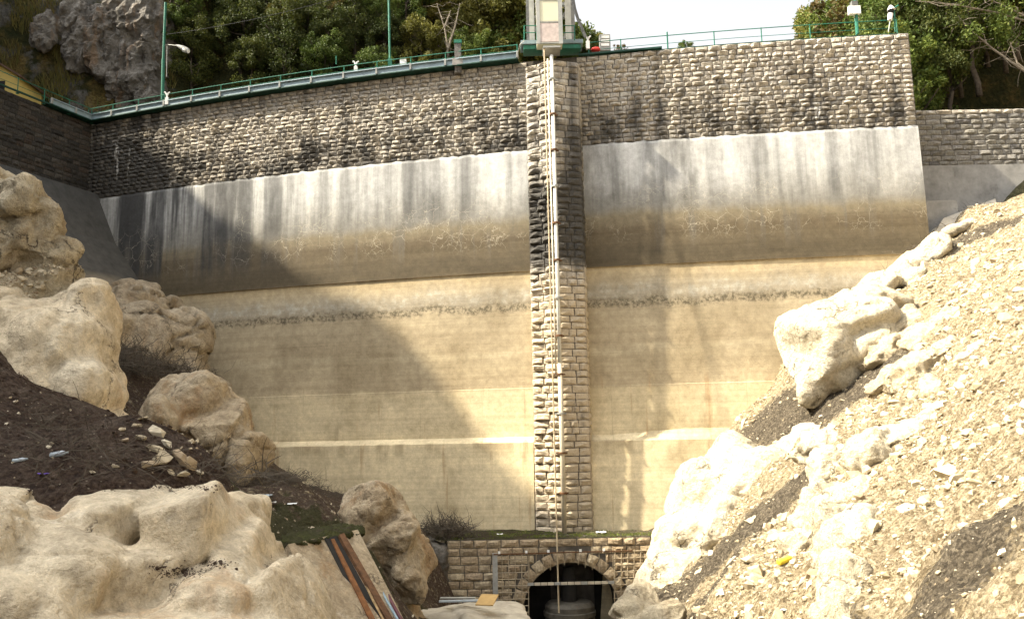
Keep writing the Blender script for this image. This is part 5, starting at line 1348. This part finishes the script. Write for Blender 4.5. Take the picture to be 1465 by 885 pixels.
for k in range(13): tb('cross_slat', 755 + k * 9.6, 763.6 + k * 9.6, 833.2 - k * .22, 837.2 - k * .22, YG - .08, .08, 'pipe' if k % 4 else 'galv', gt)
def lathe(name, c, prof, mat, parent, n=28):
    g_ = MB(); m = len(prof)
    for r_, z in prof:
        for k in range(n): a = 2 * math.pi * k / n; g_.v.append(Vector((c.x + r_ * math.cos(a), c.y + r_ * math.sin(a), c.z + z)))
    for i in range(m - 1):
        for k in range(n): g_.f.append((i * n + k, i * n + (k + 1) % n, (i + 1) * n + (k + 1) % n, (i + 1) * n + k))
    g_.f.append(tuple((m - 1) * n + k for k in range(n)))
    return g_.build(name, MAT[mat], parent, False)
tc = at(816, 905, 47.0)
tk = empty('tank', tc); tag(tk, 'dusty round steel tank inside the dark arch', 'tank')
lathe('body', tc, [(1.22, -1.2), (1.22, 1.02), (1.2, 1.04)], 'barrel', tk); lathe('flange', tc, [(1.36, .92), (1.36, 1.12), (1.28, 1.16), (1.28, 1.40), (1.12, 1.58), (.95, 1.62)], 'barrel', tk)
lathe('neck', tc, [(.42, 1.6), (.40, 2.6), (.30, 3.3)], 'dark', tk, 16)
for k in range(10):
    a = math.pi + math.pi * (k + .5) / 10; p = tc + Vector((1.24 * math.cos(a), 1.24 * math.sin(a), -.1)); MB().box(p, (.08, .08, 1.9), Matrix.Rotation(a, 3, 'Z')).build('rib', MAT['barrel'], tk)
o = tb('wood_block', 916, 932, 828, 852, 45.0, .4, 'wood', gt); o.parent = None; o.matrix_parent_inverse.identity(); tag(o, 'tan wooden block standing against the mesh right of the arch', 'block')

# sloping masonry buttress with rusty strips, pipes leaning on it
bt = empty('channel_wall', at(500, 850, 24)); tag(bt, 'sloping stone channel wall with rusty strips below the mossy bank', 'wall')
def slope_slab(name, tl, tr, br, bl, th, mat, parent, lift=0.0):
    P = [Vector(p) for p in (tl, tr, br, bl)]; n_ = (P[1] - P[0]).cross(P[3] - P[0]).normalized(); n_ = n_ if n_.y < 0 else -n_
    g_ = MB(); g_.v = [p + n_ * lift for p in P] + [p - n_ * th for p in P]
    g_.f = [(0, 1, 2, 3), (7, 6, 5, 4), (0, 4, 5, 1), (1, 5, 6, 2), (2, 6, 7, 3), (3, 7, 4, 0)]
    return g_.build(name, MAT[mat], parent)
slope_slab('face', at(412, 778, 23.0), at(512, 757, 25.9), at(588, 905, 23.4), at(470, 910, 21.2), 1.6, 'boulder', bt)
o = fuse('mossy_cap', [(at(415 + 16 * k, 771 - 3.4 * k, 23.3 + .47 * k) + Vector((-.1, .6, -.16)), (.45, .7, .13), (0, .05, .3), 3) for k in range(6)], .045, 1, (('f', 1.5, .10), ('f', 5, .07), ('f', 12, .03)), MAT['mossy'], bt, chop=(3, .8, .95))
slope_slab('strip', at(464, 772, 24.3), at(480, 768, 24.7), at(556, 905, 22.9), at(526, 906, 22.4), .1, 'dark', bt, .06)
slope_slab('strip', at(471, 775, 24.4), at(475.5, 774, 24.5), at(542, 905, 22.6), at(533, 905, 22.5), .1, 'ruststrip', bt, .11)
slope_slab('strip', at(483, 768, 24.8), at(490, 765, 25.0), at(570, 905, 23.1), at(560, 905, 22.9), .1, 'rusty', bt, .09)
for k, (a, b, r_, m, lb) in enumerate(((at(530, 802, 25.6), at(582, 900, 22.9), .045, 'maroon', 'long maroon pipe leaning down beside the channel wall'), (at(526, 806, 25.3), at(577, 900, 22.7), .035, 'fascia', 'grey blue pipe leaning next to the maroon pipe'), (at(511, 812, 24.4), at(556, 900, 22.4), .03, 'wood', 'thin wooden pole lying on the rusty strips of the channel wall'))):
    o = MB().tube([a, a.lerp(b, .5) + Vector((0, 0, -.03)), b], r_, 8).build('leaning_pipe', MAT[m]); tag(o, lb, 'pole' if m == 'wood' else 'pipe')
# worn slab in front of the arch with planks
o = fuse('worn_slab', [(at(655, 885, 38.5), (2.7, 2.2, .30), (0, .03, .1), 9), (at(705, 893, 37.5), (1.3, 1.6, .34), (0, .16, .2), 8)], .07, 1, (('f', .6, .10), ('f', 3, .03)), MAT['slab'], chop=(4, .8, .95)); tag(o, 'worn pale concrete slab on the floor left of the arch', 'slab')
bd = MB().box(at(697, 861, 37.6) + Vector((0, 0, .10)), (.75, .95, .05), Matrix.Rotation(-.25, 3, 'Z') @ Matrix.Rotation(.28, 3, 'X')).build('board', MAT['board']); tag(bd, 'square yellow brown board lying on the slab left of the arch', 'board')
for k, (x, y, ln, rz_, m, lb) in enumerate(((664, 863, 2.1, .03, 'bluepl', 'pale blue grey plank lying on the slab behind the yellow board'), (655, 859, 1.5, -.08, 'galv', 'thin grey plank at the back of the slab'))):
    o = MB().box(at(x, y, 38.2 + k * .5) + Vector((0, 0, .12)), (ln, .22, .06), Matrix.Rotation(rz_, 3, 'Z')).build('plank', MAT[m]); tag(o, lb, 'plank')

# apron beside the right end of the dam
ap = MB(); P_ = [at(1323, 352, 47.6), at(1350, 312, 48.6), at(1424, 284, 50.2), at(1434, 318, 48.2), at(1372, 330, 47.4)]
n_ = len(P_); ap.v = P_ + [p + Vector((.3, .3, -2.5)) for p in P_]; ap.f = [tuple(range(n_))[::-1], tuple(range(n_, 2 * n_))] + [(i, (i + 1) % n_, n_ + (i + 1) % n_, n_ + i) for i in range(n_)]
o = ap.build('concrete_apron', MAT['apron']); tag(o, 'pale concrete apron sloping beside the right end of the dam', 'apron')
MB().box(at(1340, 318, 49.6), (2.2, .8, 2.4)).build('apron_step', MAT['slab_grey']); tag(SC.objects['apron_step'], 'grey concrete step between the dam end and the apron', 'step')

# ------------------------------------------------------------------ litter
def bottle(px, py, Y, mat, sc, rz_, label):
    p = gnd(px, py, .03 * sc, Y); r_ = empty('bottle', p, rz_, world=False); tag(r_, label, 'bottle', 'bottles among the debris')
    M = Matrix.Rotation(math.pi / 2 - .15, 3, 'Y')
    def ring(prof): 
        g_ = MB(); g_.tube([M @ Vector((0, 0, z * sc)) for z, _ in prof], [q * sc for _, q in prof], 10); return g_
    b_ = ring([(-.13, .03), (-.12, .04), (0, .036), (.05, .04), (.09, .028), (.12, .014)]); link('body', b_.mesh('body', MAT[mat], True), r_)
    c_ = ring([(.121, .017), (.145, .017)]); link('cap', c_.mesh('cap', MAT['bluepl'], True), r_)
bottle(84, 652, 12.9, 'bluepl', .95, -.2, 'crumpled clear plastic bottle on the dark soil at the left')
bottle(28, 660, 12.4, 'bluepl', .7, .1, 'flattened pale bottle near the left edge on dark soil')
bottle(1125, 804, 25.5, 'yellow', 2.4, .5, 'yellow plastic bottle on the right scree slope')
def scrap(name, px, py, Y, sz, mat, label, cat):
    rs = random.Random(int(px)); p = (gnd(px, py, .03, Y) if not 640 < px < 940 else Vector((at(px, py, Y).x, Y, .22))); g_ = MB(); n = 4
    for j in range(n + 1):
        for i in range(n + 1): g_.v.append(p + Vector(((i / n - .5) * sz, (j / n - .5) * sz * .7, .15 * sz * rs.uniform(0, 1))))
    for j in range(n):
        for i in range(n): a = j * (n + 1) + i; g_.f.append((a, a + 1, a + n + 2, a + n + 1))
    o = g_.build(name, MAT[mat]); md = o.modifiers.new('t', 'SOLIDIFY'); md.thickness = .006; tag(o, label, cat)
scrap('plastic_scrap', 62, 681, 11.9, .12, 'purple', 'purple plastic scrap on the dark soil at the left', 'litter')
scrap('paper_scrap', 385, 720, 27, .42, 'white', 'white crumpled sheet on the mossy bank', 'litter'); scrap('paper_scrap', 418, 722, 28, .28, 'white', 'smaller white scrap right of the crumpled sheet', 'litter')
scrap('plastic_scrap', 378, 711, 29, .5, 'bluepl', 'pale blue plastic sheet above the mossy bank', 'litter')
scrap('plastic_scrap', 860, 760, 47.5, .55, 'white', 'white bag lying on the grass ledge right of the pier', 'litter'); scrap('paper_scrap', 715, 762, 47.6, .32, 'white', 'white scrap on the grass ledge left of the pier', 'litter')
scrap('plastic_scrap', 1421, 690, 18.6, .12, 'bluepl', 'small blue scrap on the scree at the right', 'litter'); scrap('plastic_scrap', 1124, 874, 21, .25, 'bluepl', 'pale blue scrap low on the right scree', 'litter')
